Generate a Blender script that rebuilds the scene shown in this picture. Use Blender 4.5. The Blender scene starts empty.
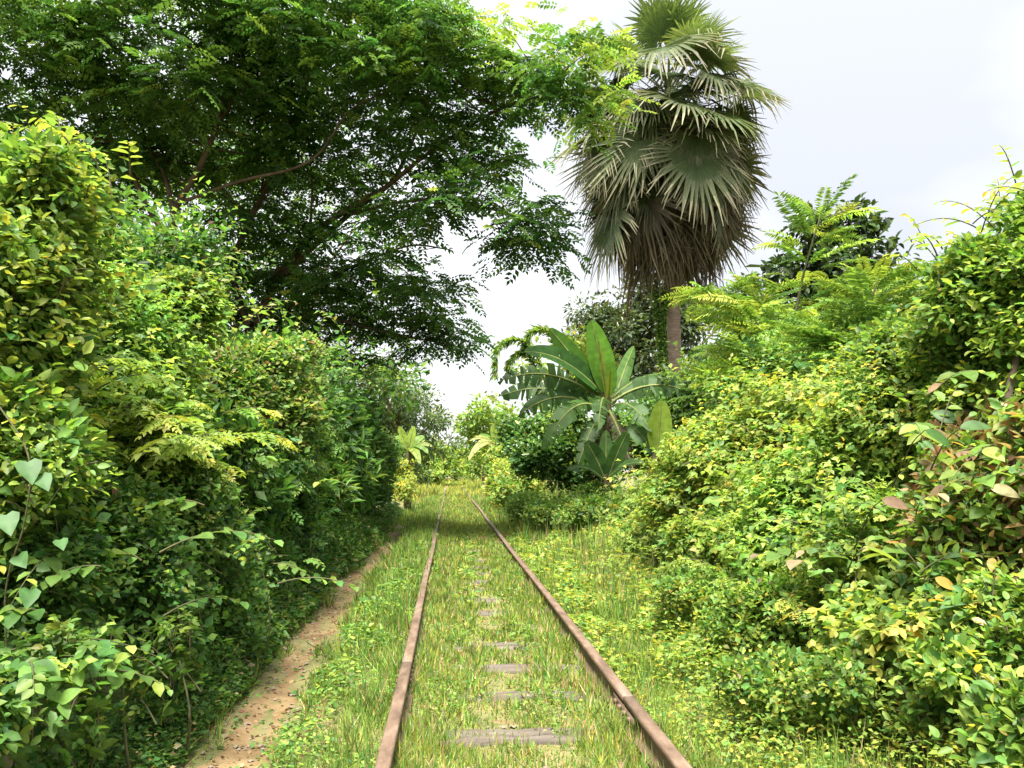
import bpy, math, random
import numpy as np
from mathutils import Matrix, Vector

rng = np.random.default_rng(7)
random.seed(7)
sc = bpy.context.scene
C = sc.collection

# ------------------------------------------------------------------ camera
F = 828.0                                   # focal length in pixels of the 1024 px frame
CAM = np.array([-0.30, 0.0, 1.03])
PITCH, YAW = math.radians(6.0), math.radians(-4.28)
cd = bpy.data.cameras.new('camera')
cam = bpy.data.objects.new('camera', cd)
C.objects.link(cam)
cam.location = CAM
cam.rotation_euler = (math.pi / 2 + PITCH, 0, YAW)
cd.sensor_width = 36.0
cd.lens = F / 1024 * 36
cd.clip_start, cd.clip_end = 0.05, 6000
sc.camera = cam
RC = np.array(cam.rotation_euler.to_matrix())

# ------------------------------------------------------------------ sky, sun, exposure
SUN_EL, SUN_AZ = math.radians(69), math.radians(-163)     # azimuth measured from +Y (along the track) towards +X
sun_dir = np.array([math.cos(SUN_EL) * math.sin(SUN_AZ), math.cos(SUN_EL) * math.cos(SUN_AZ), math.sin(SUN_EL)])
w = bpy.data.worlds.new('World')
sc.world = w
w.use_nodes = True
nt = w.node_tree
nt.nodes.clear()
N_, K_ = nt.nodes, nt.links
out = N_.new('ShaderNodeOutputWorld')
bg = N_.new('ShaderNodeBackground')
bg.inputs['Strength'].default_value = 0.1
sky = N_.new('ShaderNodeTexSky')
sky.sky_type = 'NISHITA'
sky.sun_disc = False
sky.sun_elevation = SUN_EL
sky.sun_rotation = SUN_AZ
sky.air_density, sky.dust_density, sky.ozone_density = 1.0, 3.0, 1.0
tc = N_.new('ShaderNodeTexCoord')
mp = N_.new('ShaderNodeMapping')
mp.inputs['Scale'].default_value = (1.0, 1.0, 1.8)
mp.inputs['Location'].default_value = (0.9, 0.3, 0.2)
mp.inputs['Rotation'].default_value = (0, 0, 0.42)
nz = N_.new('ShaderNodeTexNoise')
nz.inputs['Scale'].default_value = 1.5
nz.inputs['Detail'].default_value = 5
nz.inputs['Roughness'].default_value = 0.5
rp = N_.new('ShaderNodeValToRGB')
rp.color_ramp.elements[0].position, rp.color_ramp.elements[0].color = 0.36, (1.76, 1.79, 1.92, 1)
rp.color_ramp.elements[1].position, rp.color_ramp.elements[1].color = 0.62, (2.9, 2.9, 2.92, 1)
mx = N_.new('ShaderNodeMix')
mx.data_type = 'RGBA'
mx.inputs[0].default_value = 0.92
K_.new(tc.outputs['Generated'], mp.inputs[0])
K_.new(mp.outputs[0], nz.inputs['Vector'])
K_.new(nz.outputs['Fac'], rp.inputs[0])
K_.new(sky.outputs[0], mx.inputs[6])
K_.new(rp.outputs[0], mx.inputs[7])
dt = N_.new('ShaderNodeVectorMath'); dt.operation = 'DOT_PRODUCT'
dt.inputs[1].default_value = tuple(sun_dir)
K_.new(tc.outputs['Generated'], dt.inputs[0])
gl = N_.new('ShaderNodeMapRange')                     # hazy sky: brighter towards the veiled sun, range widened to add top light
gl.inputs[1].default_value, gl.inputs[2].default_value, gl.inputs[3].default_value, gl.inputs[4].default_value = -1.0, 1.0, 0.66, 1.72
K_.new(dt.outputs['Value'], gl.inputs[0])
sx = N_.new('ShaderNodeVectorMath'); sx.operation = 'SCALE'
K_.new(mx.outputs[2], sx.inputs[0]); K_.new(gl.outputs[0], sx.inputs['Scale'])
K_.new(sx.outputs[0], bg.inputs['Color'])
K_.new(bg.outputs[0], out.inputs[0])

sd = bpy.data.lights.new('sun', 'SUN')
sd.energy = 4.0
sd.angle = math.radians(20.0)
sd.color = (1.0, 0.95, 0.86)
so = bpy.data.objects.new('sun', sd)
C.objects.link(so)
so.rotation_euler = Vector(sun_dir).to_track_quat('Z', 'Y').to_euler()

sc.view_settings.view_transform = 'Standard'
sc.view_settings.look = 'None'
sc.view_settings.gamma = 1.0
sc.view_settings.exposure = 2.1
sc.view_settings.use_curve_mapping = False
cy = sc.cycles
cy.max_bounces, cy.diffuse_bounces, cy.glossy_bounces, cy.transmission_bounces = 8, 5, 2, 6
cy.use_denoising = True
cy.caustics_reflective = cy.caustics_refractive = False

# ------------------------------------------------------------------ helpers
def at(px, py, Y):
    """world point seen at a pixel of the photograph, Y metres along the track"""
    d = RC @ np.array([(px - 512) / F, -(py - 384) / F, -1.0])
    return CAM + d * (Y - CAM[1]) / d[1]

def nrm(v):
    return v / np.maximum(np.linalg.norm(v, axis=-1, keepdims=True), 1e-9)

def rdir(n):
    return nrm(rng.normal(size=(n, 3)))

UP = np.array([0.0, 0.0, 1.0])

def gz(x, y):
    """ground height; the rail heads are at z = 0"""
    x = np.asarray(x, float); y = np.asarray(y, float)
    h = -0.125 + 0.012 * np.sin(x * 5.1 + 1.3 * y) * np.sin(y * 2.3 - x) + 0.01 * np.sin(x * 11 + y * 7.3)
    t = np.clip((np.abs(x) - 0.55) / 0.3, 0, 1)
    h = h - 0.02 * t
    px_ = path_x(y)
    h = h - 0.05 * np.exp(-((x - px_) / 0.16) ** 2)
    h = h + 0.30 * np.clip((x - 1.1) / 2.2, 0, 1) ** 1.3 + 0.12 * np.clip((-1.5 - x) / 1.2, 0, 1)
    h = h + 0.35 * np.clip((np.abs(y) - 34) / 60, 0, 1) * np.clip((np.abs(y) - 34) / 60, 0, 1)
    return h

def path_x(y):
    return -1.215 - 0.006 * np.asarray(y, float) + 0.05 * np.sin(np.asarray(y, float) * 0.55) + 0.02 * np.sin(np.asarray(y, float) * 1.9)

def link(o, parent=None):
    C.objects.link(o)
    if parent is not None:
        o.parent = parent
    return o

def tag(o, label=None, cat=None, group=None, kind=None):
    if label: o['label'] = label
    if cat: o['category'] = cat
    if group: o['group'] = group
    if kind: o['kind'] = kind
    return o

def thing(name, label, cat, loc, group=None):
    o = bpy.data.objects.new(name, None)
    o.location = tuple(float(v) for v in loc)
    o.empty_display_size = 0.2
    link(o)
    return tag(o, label, cat, group)

def mesh_np(name, V, faces, cols=None, smooth=False):
    """faces: list of int arrays (n,k); cols: list of matching (n,3) face colours"""
    me = bpy.data.meshes.new(name)
    V = np.ascontiguousarray(V, dtype=np.float32)
    me.vertices.add(len(V))
    me.vertices.foreach_set('co', V.ravel())
    nl = sum(f.size for f in faces); npoly = sum(len(f) for f in faces)
    me.loops.add(nl); me.polygons.add(npoly)
    me.loops.foreach_set('vertex_index', np.concatenate([f.ravel() for f in faces]).astype(np.int32))
    tot = np.concatenate([np.full(len(f), f.shape[1]) for f in faces])
    me.polygons.foreach_set('loop_start', (np.cumsum(tot) - tot).astype(np.int32))
    if smooth:
        me.polygons.foreach_set('use_smooth', np.ones(npoly, bool))
    me.update(calc_edges=True)
    if cols is not None:
        c = np.concatenate(cols)
        a = me.attributes.new('Col', 'FLOAT_COLOR', 'FACE')
        a.data.foreach_set('color', np.hstack([c, np.ones((len(c), 1))]).astype(np.float32).ravel())
    return me

def obj(name, me, mat, parent=None, kind=None):
    """mesh given in world coordinates; parented under a thing whose own transform is a pure move"""
    if mat is not None and not me.materials:
        me.materials.append(mat)
    o = bpy.data.objects.new(name, me)
    link(o, parent)
    if parent is not None:
        p = parent
        off = Vector((0, 0, 0))
        while p is not None:
            off += p.location
            p = p.parent
        o.location = -off
    if kind: o['kind'] = kind
    return o

# ------------------------------------------------------------------ materials
def mat_base(name):
    m = bpy.data.materials.new(name)
    m.use_nodes = True
    t = m.node_tree
    t.nodes.clear()
    o = t.nodes.new('ShaderNodeOutputMaterial')
    return m, t, o

def leaf_mat(name, trans=0.42, rough=0.5, spec=0.28, veins=False):
    m, t, o = mat_base(name)
    at_ = t.nodes.new('ShaderNodeAttribute'); at_.attribute_name = 'Col'
    geo = t.nodes.new('ShaderNodeNewGeometry')
    n = t.nodes.new('ShaderNodeTexNoise'); n.inputs['Scale'].default_value = 35 if not veins else 9; n.inputs['Detail'].default_value = 3
    t.links.new(geo.outputs['Position'], n.inputs['Vector'])
    mr = t.nodes.new('ShaderNodeMapRange'); mr.inputs[1].default_value = .3; mr.inputs[2].default_value = .7
    mr.inputs[3].default_value = .78; mr.inputs[4].default_value = 1.22
    t.links.new(n.outputs['Fac'], mr.inputs[0])
    mul = t.nodes.new('ShaderNodeVectorMath'); mul.operation = 'SCALE'
    t.links.new(at_.outputs['Color'], mul.inputs[0]); t.links.new(mr.outputs[0], mul.inputs['Scale'])
    p = t.nodes.new('ShaderNodeBsdfPrincipled')
    p.inputs['Roughness'].default_value = rough
    p.inputs['Specular IOR Level'].default_value = spec
    t.links.new(mul.outputs[0], p.inputs['Base Color'])
    tr = t.nodes.new('ShaderNodeBsdfTranslucent')
    tm = t.nodes.new('ShaderNodeVectorMath'); tm.operation = 'MULTIPLY'
    tm.inputs[1].default_value = (1.7, 1.6, 0.85)
    t.links.new(mul.outputs[0], tm.inputs[0]); t.links.new(tm.outputs[0], tr.inputs['Color'])
    mx_ = t.nodes.new('ShaderNodeMixShader'); mx_.inputs[0].default_value = trans
    t.links.new(p.outputs[0], mx_.inputs[1]); t.links.new(tr.outputs[0], mx_.inputs[2])
    t.links.new(mx_.outputs[0], o.inputs[0])
    return m

def noise_mat(name, cols, scale, rough=0.85, bump=0.3, stretch=(1, 1, 1), detail=6, bscale=None, spec=0.3, pos=(.3, .7)):
    m, t, o = mat_base(name)
    geo = t.nodes.new('ShaderNodeNewGeometry')
    mp_ = t.nodes.new('ShaderNodeMapping'); mp_.inputs['Scale'].default_value = stretch
    t.links.new(geo.outputs['Position'], mp_.inputs[0])
    n = t.nodes.new('ShaderNodeTexNoise'); n.inputs['Scale'].default_value = scale; n.inputs['Detail'].default_value = detail
    n.inputs['Roughness'].default_value = .62
    t.links.new(mp_.outputs[0], n.inputs['Vector'])
    r = t.nodes.new('ShaderNodeValToRGB')
    els = r.color_ramp.elements
    while len(els) < len(cols): els.new(0.5)
    for i, c in enumerate(cols):
        els[i].position = pos[0] + (pos[1] - pos[0]) * i / (len(cols) - 1)
        els[i].color = (*c, 1)
    t.links.new(n.outputs['Fac'], r.inputs[0])
    p = t.nodes.new('ShaderNodeBsdfPrincipled')
    p.inputs['Roughness'].default_value = rough
    p.inputs['Specular IOR Level'].default_value = spec
    t.links.new(r.outputs[0], p.inputs['Base Color'])
    n2 = t.nodes.new('ShaderNodeTexNoise'); n2.inputs['Scale'].default_value = bscale or scale * 3; n2.inputs['Detail'].default_value = 5
    t.links.new(mp_.outputs[0], n2.inputs['Vector'])
    b = t.nodes.new('ShaderNodeBump'); b.inputs['Strength'].default_value = bump; b.inputs['Distance'].default_value = 0.02
    t.links.new(n2.outputs['Fac'], b.inputs['Height']); t.links.new(b.outputs[0], p.inputs['Normal'])
    t.links.new(p.outputs[0], o.inputs[0])
    return m

M = dict(
    leaf=leaf_mat('leaf'),
    glossy=leaf_mat('glossy_leaf', .30, .34, .45),
    matte=leaf_mat('matte_leaf', .36, .6, .25),
    banana=leaf_mat('banana_leaf', .45, .5, .22, True),
    palm=leaf_mat('palm_leaf', .25, .6, .16),
    grass=leaf_mat('grass_blade', .34, .5, .25),
    bark=noise_mat('brown_bark', [(.06, .04, .028), (.13, .085, .055), (.2, .14, .095)], 6, stretch=(1, 1, .25), bump=.6),
    dark_bark=noise_mat('dark_bark', [(.035, .024, .017), (.075, .052, .036), (.12, .088, .062)], 6, stretch=(1, 1, .25), bump=.8),
    palm_bark=noise_mat('palm_bark', [(.14, .10, .08), (.26, .19, .155), (.36, .28, .225)], 9, stretch=(.4, .4, 2.2), bump=.7),
    stem=noise_mat('green_stem', [(.035, .04, .016), (.07, .07, .028), (.10, .08, .045)], 12),
    bstem=noise_mat('banana_stem', [(.03, .03, .014), (.07, .065, .025), (.11, .075, .04)], 8, stretch=(1, 1, .2)),
    rust=noise_mat('rusty_steel', [(.068, .042, .027), (.125, .082, .055), (.195, .138, .10)], 14, rough=.62, bump=.25, stretch=(1, .3, 1), bscale=90, spec=.4),
    sleeper=noise_mat('weathered_sleeper', [(.055, .044, .035), (.10, .082, .066), (.16, .132, .108)], 9, stretch=(.25, 1.6, 1), bump=.6),
    soil=noise_mat('brown_soil', [(.085, .053, .022), (.155, .102, .046), (.225, .16, .08)], 3.2, bump=.8, bscale=28),
    ground=noise_mat('grassy_soil', [(.07, .075, .028), (.13, .125, .045), (.19, .15, .07)], 2.2, bump=.6, bscale=20),
    stone=noise_mat('stone', [(.12, .09, .065), (.22, .17, .13)], 20),
)

# ------------------------------------------------------------------ tubes and leaves
def crom(pts, n):
    """smooth polyline through pts (rows x,y,z,[r])"""
    p = np.asarray(pts, float)
    if len(p) < 3:
        t = np.linspace(0, 1, n)[:, None]
        return p[0] * (1 - t) + p[-1] * t
    q = np.vstack([2 * p[0] - p[1], p, 2 * p[-1] - p[-2]])
    res = []
    for s in np.linspace(0, len(p) - 1 - 1e-6, n):
        i = int(s); t = s - i
        a, b, c, d = q[i], q[i + 1], q[i + 2], q[i + 3]
        res.append(.5 * ((2 * b) + (c - a) * t + (2 * a - 5 * b + 4 * c - d) * t * t + (3 * b - a - 3 * c + d) * t ** 3))
    return np.array(res)

class Tubes:
    def __init__(s): s.V, s.Fq, s.n = [], [], 0
    def add(s, pts, r, sides=6):
        p = np.asarray(pts, float)
        r = np.broadcast_to(np.asarray(r, float), (len(p),))
        d = nrm(np.gradient(p, axis=0))
        ref = np.array([1.0, 0, 0]) if abs(d[:, 0].mean()) < .8 else np.array([0, 1.0, 0])
        a = nrm(np.cross(d, ref)); b = np.cross(d, a)
        th = np.arange(sides) * 2 * math.pi / sides
        ring = p[:, None] + r[:, None, None] * (a[:, None] * np.cos(th)[None, :, None] + b[:, None] * np.sin(th)[None, :, None])
        k = len(p)
        i, j = np.meshgrid(np.arange(k - 1), np.arange(sides), indexing='ij')
        q = np.stack([i * sides + j, i * sides + (j + 1) % sides, (i + 1) * sides + (j + 1) % sides, (i + 1) * sides + j], -1).reshape(-1, 4)
        s.V.append(ring.reshape(-1, 3)); s.Fq.append(q + s.n); s.n += k * sides
    def build(s, name, mat, parent=None, kind=None):
        if not s.V: return None
        me = mesh_np(name, np.vstack(s.V), [np.vstack(s.Fq)], smooth=True)
        return obj(name, me, mat, parent, kind)

# templates: (u along, v across, h above) and face lists
TPL = {
    'diamond': (np.array([[0, 0, 0], [.45, .5, .10], [1, 0, -.10], [.45, -.5, .10]]), [[0, 1, 2], [0, 2, 3]]),
    'oval': (np.array([[0, 0, 0], [.28, .43, .07], [.68, .38, .03], [1, 0, -.16], [.68, -.38, .03], [.28, -.43, .07]]),
             [[0, 3, 2, 1], [0, 5, 4, 3]]),
    'oval8': (np.array([[0, 0, 0], [.2, .36, .06], [.5, .47, .06], [.8, .27, -.03], [1, 0, -.17], [.8, -.27, -.03], [.5, -.47, .06], [.2, -.36, .06]]),
              [[0, 4, 3, 2, 1], [0, 7, 6, 5, 4]]),
    'ovalhi': (np.array([[0, 0, 0]] + [[u, .5 * math.sin(math.pi * u ** .8) ** .8, .16 * math.sin(math.pi * u) * .5 - .17 * u * u] for u in (.08, .2, .34, .5, .66, .8, .92)] + [[1, 0, -.2]]
                        + [[u, -.5 * math.sin(math.pi * u ** .8) ** .8, .16 * math.sin(math.pi * u) * .5 - .17 * u * u] for u in (.92, .8, .66, .5, .34, .2, .08)]
                        + [[u, 0, -.17 * u * u] for u in (.2, .5, .8)]),
               [[0, 16, 2, 1], [16, 17, 4, 3, 2], [17, 18, 6, 5, 4], [18, 8, 7, 6], [0, 15, 14, 16], [16, 14, 13, 12, 17], [17, 12, 11, 10, 18], [18, 10, 9, 8]]),
    'heart': (np.array([[0, 0, 0], [-.12, .26, .03], [.08, .5, .06], [.42, .42, .03], [.75, .2, -.05], [1, 0, -.15],
                        [.75, -.2, -.05], [.42, -.42, .03], [.08, -.5, .06], [-.12, -.26, .03], [.45, 0, -.04]]),
              [[0, 1, 2, 10], [10, 2, 3, 4], [10, 4, 5], [10, 5, 6], [10, 6, 7, 8], [0, 10, 8, 9]]),
    'blade': (np.array([[0, .5, 0], [0, -.5, 0], [.5, .42, .10], [.5, -.42, .10], [1, 0, 0]]), [[0, 1, 3, 2], [2, 3, 4]]),
}

class Leaves:
    def __init__(s): s.a = []
    def add(s, P, D, Nn, L, W, col):
        n = len(P)
        s.a.append((P, D, Nn, np.broadcast_to(L, (n,)).copy(), np.broadcast_to(W, (n,)).copy(), np.broadcast_to(col, (n, 3)).copy()))
    def cat(s):
        return [np.concatenate([x[i] for x in s.a]) for i in range(6)]
    def count(s): return sum(len(x[0]) for x in s.a)
    def mesh(s, name, tpl, A=None):
        P, D, Nn, L, W, col = A or s.cat()
        D = nrm(D); S = nrm(np.cross(D, Nn)); Nn = np.cross(S, D)
        T, FC = TPL[tpl]
        V = P[:, None] + L[:, None, None] * (T[None, :, 0:1] * D[:, None] + T[None, :, 2:3] * Nn[:, None]) + (W[:, None, None] * T[None, :, 1:2]) * S[:, None]
        n, k = len(P), len(T)
        base = (np.arange(n) * k)[:, None]
        faces, cols = [], []
        by = {}
        for f in FC: by.setdefault(len(f), []).append(f)
        for kk, fl in by.items():
            for f in fl:
                faces.append(base + np.array(f)[None]); cols.append(col)
        return mesh_np(name, V.reshape(-1, 3), faces, cols)
    def build(s, name, tpl, mat, parent=None, kind=None):
        return obj(name, s.mesh(name, tpl), mat, parent, kind)

def jitter_col(base, n, amt=.22, hue=.12):
    c = np.broadcast_to(np.asarray(base, float), (n, 3)).copy()
    c *= np.exp(rng.normal(0, amt, (n, 1)))
    c[:, 0] *= np.exp(rng.normal(0, hue, n))
    return np.clip(c, .004, .75)

GL = 'shrubs of the left thicket'
GR = 'shrubs of the right bank'
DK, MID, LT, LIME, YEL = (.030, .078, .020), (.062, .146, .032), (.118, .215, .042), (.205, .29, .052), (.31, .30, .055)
BROWN, TAN, RED = (.12, .068, .038), (.34, .25, .14), (.16, .05, .03)

def pick_cols(n, spec, t=None):
    """spec: list of (weight, colour); t: 0..1 age (1 = young tip) shifts towards later entries"""
    wts = np.array([s[0] for s in spec], float); wts /= wts.sum()
    u = rng.random(n)
    if t is not None:
        u = np.clip(u * .75 + t * .25 + rng.normal(0, .05, n), 0, .9999)
    idx = np.searchsorted(np.cumsum(wts), u).clip(0, len(spec) - 1)
    base = np.array([s[1] for s in spec])[idx]
    return jitter_col(base, n)

def compound(P, D, Nn, length, pairs, ll, lw, col, droop=.2, ang=62, terminal=True):
    """leaflets of pinnate leaves; returns arrays for Leaves.add"""
    n = len(P)
    D = nrm(D); S = nrm(np.cross(D, Nn)); Nn = np.cross(S, D)
    length = np.broadcast_to(length, (n,))
    s_ = (np.arange(pairs) + .8) / pairs
    a = math.radians(ang)
    Ps, Ds, Ns, Ls, Ws, Cs = [], [], [], [], [], []
    base = P[:, None] + length[:, None, None] * (s_[None, :, None] * D[:, None] - droop * (s_ ** 2)[None, :, None] * UP)
    size = (.75 + .5 * np.sin(s_ * math.pi * .9))[None, :] * length[:, None]
    for sg in (1, -1):
        d = math.cos(a) * D[:, None] + sg * math.sin(a) * S[:, None] - .18 * UP + rng.normal(0, .12, (n, pairs, 3))
        Ps.append(base.reshape(-1, 3)); Ds.append(d.reshape(-1, 3))
        Ns.append((np.repeat(Nn[:, None], pairs, 1) + rng.normal(0, .25, (n, pairs, 3))).reshape(-1, 3))
        Ls.append((ll * size).reshape(-1)); Ws.append((lw * size).reshape(-1)); Cs.append(np.repeat(col, pairs, 0))
    if terminal:
        Ps.append(P + length[:, None] * (D - droop * UP)); Ds.append(D - .4 * UP); Ns.append(Nn); Ls.append(ll * length); Ws.append(lw * length); Cs.append(col)
    return [np.concatenate(x) for x in (Ps, Ds, Ns, Ls, Ws, Cs)]

def lump(d, ph):
    return 1 + .16 * np.sin(d[:, 0] * 4.1 + ph[0]) * np.sin(d[:, 1] * 4.7 + ph[1]) + .13 * np.sin(d[:, 2] * 6.3 + ph[2] + d[:, 0] * 3) + .08 * np.sin(d[:, 1] * 11 + ph[0] * 3) * np.sin(d[:, 2] * 9 + ph[1])

LEAF_MESH = {}
def leaf_unit(tpl, col, mat):
    key = (tpl, col, mat)
    if key not in LEAF_MESH:
        L = Leaves()
        L.add(np.zeros((1, 3)), np.array([[0, 1.0, 0]]), np.array([[0, 0, 1.0]]), 1, 1, np.array([col]))
        me = L.mesh('leaf', tpl)
        me.materials.append(M[mat])
        LEAF_MESH[key] = me
    return LEAF_MESH[key]

def leaf_parts(root, A, idx, tpl, mat, spec):
    """the leaves idx of the arrays A as objects of their own, sharing unit meshes"""
    P, D, Nn, L, W, col = A
    pal = [tuple(np.array(s[1]) * k) for s in spec for k in (.85, 1.2)]
    pa = np.array(pal)
    off = np.array(root.location)
    for i in idx:
        d = D[i] / np.linalg.norm(D[i]); s = np.cross(d, Nn[i]); s /= np.linalg.norm(s); n = np.cross(s, d)
        c = pal[int(np.argmin(((np.log(pa) - np.log(col[i])) ** 2).sum(1)))]
        o = bpy.data.objects.new('leaf', leaf_unit('ovalhi' if tpl in ('oval', 'oval8') else tpl, c, mat))
        C.objects.link(o)
        o.parent = root
        p = P[i] - off
        m = Matrix(((s[0] * W[i], d[0] * L[i], n[0] * L[i], p[0]), (s[1] * W[i], d[1] * L[i], n[1] * L[i], p[1]), (s[2] * W[i], d[2] * L[i], n[2] * L[i], p[2]), (0, 0, 0, 1)))
        o.matrix_local = m

def shrub(name, label, cat, lobes, style='simple', spec=None, leaf=(.055, .035), dens=2400, shoot=.3, nodes=7, pairs=3, up=.6,
          mat='leaf', tpl='oval', parts=0, group=None, droop=.15, stems=6, base=None, top_young=True, spread=1.0, fill=.18, stemmat='stem', xlim=None):
    """lobes: list of (centre xyz, radius or (rx,ry,rz)). Leafy shoots grow out of a lumpy envelope."""
    xlim = {GL: -1.45, GR: .78}.get(group)
    lobes = [(np.asarray(c, float), np.broadcast_to(np.asarray(r, float), (3,))) for c, r in lobes]
    full = []
    for c, r in lobes:
        full.append((c, r * .86))
        for q in range(5):
            d_ = rdir(1)[0]; d_[2] = abs(d_[2]) * 1.1 - .25; d_ = d_ / np.linalg.norm(d_)
            full.append((c + r * d_ * .72, r * rng.uniform(.3, .5)))
    lobes = full
    dens = dens * .72
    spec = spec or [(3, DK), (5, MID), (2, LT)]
    cen = np.mean([c for c, r in lobes], 0)
    if base is None:
        base = np.array([cen[0], cen[1], 0]); base[2] = gz(base[0], base[1])
    root = thing(name, label, cat, base, group)
    LV = Leaves(); tw = Tubes()
    zmin = min((c - r)[2] for c, r in lobes); zmax = max((c + r)[2] for c, r in lobes)
    for li, (c, r) in enumerate(lobes):
        area = 4 * math.pi * ((r[0] * r[1]) ** 1.6 / 3 + (r[0] * r[2]) ** 1.6 / 3 + (r[1] * r[2]) ** 1.6 / 3) ** (1 / 1.6)
        per = nodes * ({'simple': 1, 'tri': 3, 'pinnate': 2 * pairs + 1}[style])
        n = int(dens * area / per) + 6
        d = rdir(n * 2)
        d = d[d[:, 2] > -.55][:n]
        ph = rng.random(3) * 9
        k = lump(d, ph) ** 1.5 * (1 + rng.normal(0, .16, len(d)))
        k = k + np.where(rng.random(len(d)) < .09, .12 + .3 * rng.random(len(d)), 0) * (d[:, 2] > -.2)
        tint = math.exp(rng.normal(0, .14)); lsz = math.exp(rng.normal(0, .16)); yell = math.exp(rng.normal(0, .07))
        tip = c + r * d * k[:, None]
        keep = tip[:, 2] > gz(tip[:, 0], tip[:, 1]) + .03
        if xlim is not None:
            xl = xlim + (1 if xlim > 0 else -1) * (.05 + .06 * np.sin(tip[:, 1] * 2.3) + .08 * np.sin(tip[:, 1] * .9 + 3 * tip[:, 2]) - .05 * np.sin(tip[:, 1] * 5.1 + tip[:, 2] * 4))
            keep &= (tip[:, 0] - xl + rng.normal(0, .05, len(tip))) * (1 if xlim > 0 else -1) > 0
        for lj, (c2, r2) in enumerate(lobes):
            if lj != li:
                keep &= (((tip - c2) / (r2 * .8)) ** 2).sum(1) > 1
        toc = nrm(CAM - c)
        back = (d @ toc) < -.3
        keep &= ~back | (rng.random(len(d)) < .4)
        d, tip = d[keep], tip[keep]
        n = len(d)
        if n == 0: continue
        axis = nrm(d * .8 + up * UP + rng.normal(0, .3, (n, 3)))
        Ls = np.minimum(shoot * np.exp(rng.normal(0, .3, n)), 1.15 * r.mean())
        ts = (np.arange(nodes) + .5) / nodes
        side0 = nrm(np.cross(axis, UP + rng.normal(0, .3, (n, 3))))
        bin_ = np.cross(axis, side0)
        for j, t in enumerate(ts):
            pos = tip + axis * (Ls * (t - 1))[:, None] - UP * (droop * Ls * t * t)[:, None]
            phi = j * 2.4 if style == 'simple' else j * math.pi + .3 * (j % 3)
            phi = phi + rng.normal(0, .35, n)
            lat = side0 * np.cos(phi)[:, None] + bin_ * np.sin(phi)[:, None]
            D = nrm(axis * (.45 + .5 * t) + lat * .95 - UP * .15 + rng.normal(0, .15, (n, 3)))
            Nn = nrm(UP * .75 + d * .55 + rng.normal(0, .35 * spread, (n, 3)))
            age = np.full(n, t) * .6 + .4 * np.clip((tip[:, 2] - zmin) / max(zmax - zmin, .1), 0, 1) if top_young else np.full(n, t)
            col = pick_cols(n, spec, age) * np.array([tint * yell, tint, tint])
            sz = np.clip(lsz * np.exp(rng.normal(0, .3, n)), .5, 1.5) * (1.1 - .45 * t)
            if style == 'simple':
                LV.add(pos + lat * .01, D, Nn, leaf[0] * sz, leaf[1] * sz, col)
            elif style == 'tri':
                S = nrm(np.cross(D, Nn))
                q = pos + D * (leaf[0] * .9 * sz)[:, None]
                for v, kk in ((D, 1.0), (D * .25 + S, .9), (D * .25 - S, .9)):
                    LV.add(q, nrm(v - UP * .2 + rng.normal(0, .12, (n, 3))), Nn + rng.normal(0, .2, (n, 3)), leaf[0] * sz * kk, leaf[1] * sz * kk, col)
            else:
                LV.add(*compound(pos, D, Nn, leaf[0] * sz, pairs, leaf[1], leaf[1] * .5, col))
        for i in rng.choice(n, min(n, 9), replace=False):
            b = tip[i] - axis[i] * Ls[i] * 1.05
            b2 = b * .6 + c * .4 - UP * .1
            m_ = (b + tip[i]) / 2 + UP * .01
            tw.add(crom([b, m_, tip[i] - UP * droop * Ls[i]], 6), np.linspace(.0035, .0014, 6) * (1 + Ls[i]), 4)
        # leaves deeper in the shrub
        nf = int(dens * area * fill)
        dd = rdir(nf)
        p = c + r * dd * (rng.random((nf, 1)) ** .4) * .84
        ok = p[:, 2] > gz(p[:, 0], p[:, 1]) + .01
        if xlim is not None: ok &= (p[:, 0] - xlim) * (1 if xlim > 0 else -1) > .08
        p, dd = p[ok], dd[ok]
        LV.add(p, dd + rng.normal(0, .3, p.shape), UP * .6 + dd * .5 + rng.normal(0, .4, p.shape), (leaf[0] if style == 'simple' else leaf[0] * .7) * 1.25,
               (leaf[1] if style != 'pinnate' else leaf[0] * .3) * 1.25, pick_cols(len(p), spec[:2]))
    for i in range(stems):
        c, r = lobes[(i * 6) % len(lobes)]
        e = c + r * rdir(1)[0] * .6; e[2] = max(e[2], c[2])
        b = np.array([c[0], c[1] + .1, 0]) + np.append(rng.normal(0, .5, 2) * r[:2] * .6, 0)
        e = c * .6 + e * .4
        b[2] = gz(b[0], b[1]) - .05
        mid = (b + e) / 2 + rng.normal(0, .08, 3)
        rr = (.004 + .007 * rng.random()) * (1 + .4 * r.mean())
        tw.add(crom([b, mid, e], 8), np.linspace(rr, rr * .35, 8), 5)
    A = LV.cat()
    if parts:
        P, L = A[0], A[3]
        dist = np.linalg.norm(P - CAM, axis=1)
        # how far out each leaf sits towards the camera: leaves nearest the viewer in their own little patch of view
        ang = (P - CAM) / dist[:, None]
        cell = np.floor(ang[:, [0, 2]] * 45).astype(int)
        keyc = cell[:, 0] * 1000 + cell[:, 1]
        order = np.argsort(dist)
        _, first = np.unique(keyc[order], return_index=True)
        cand = order[first]
        more = order[np.setdiff1d(np.arange(len(order)), first)][:0]
        cand = cand[np.argsort(-(L[cand] / dist[cand]))][:parts]
        leaf_parts(root, A, cand, tpl, mat, spec)
        mask = np.ones(len(P), bool); mask[cand] = False
        A = [x[mask] for x in A]
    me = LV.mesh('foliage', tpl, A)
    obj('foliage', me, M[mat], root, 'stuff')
    tw.build('stems', M[stemmat], root, 'stuff')
    return root

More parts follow.
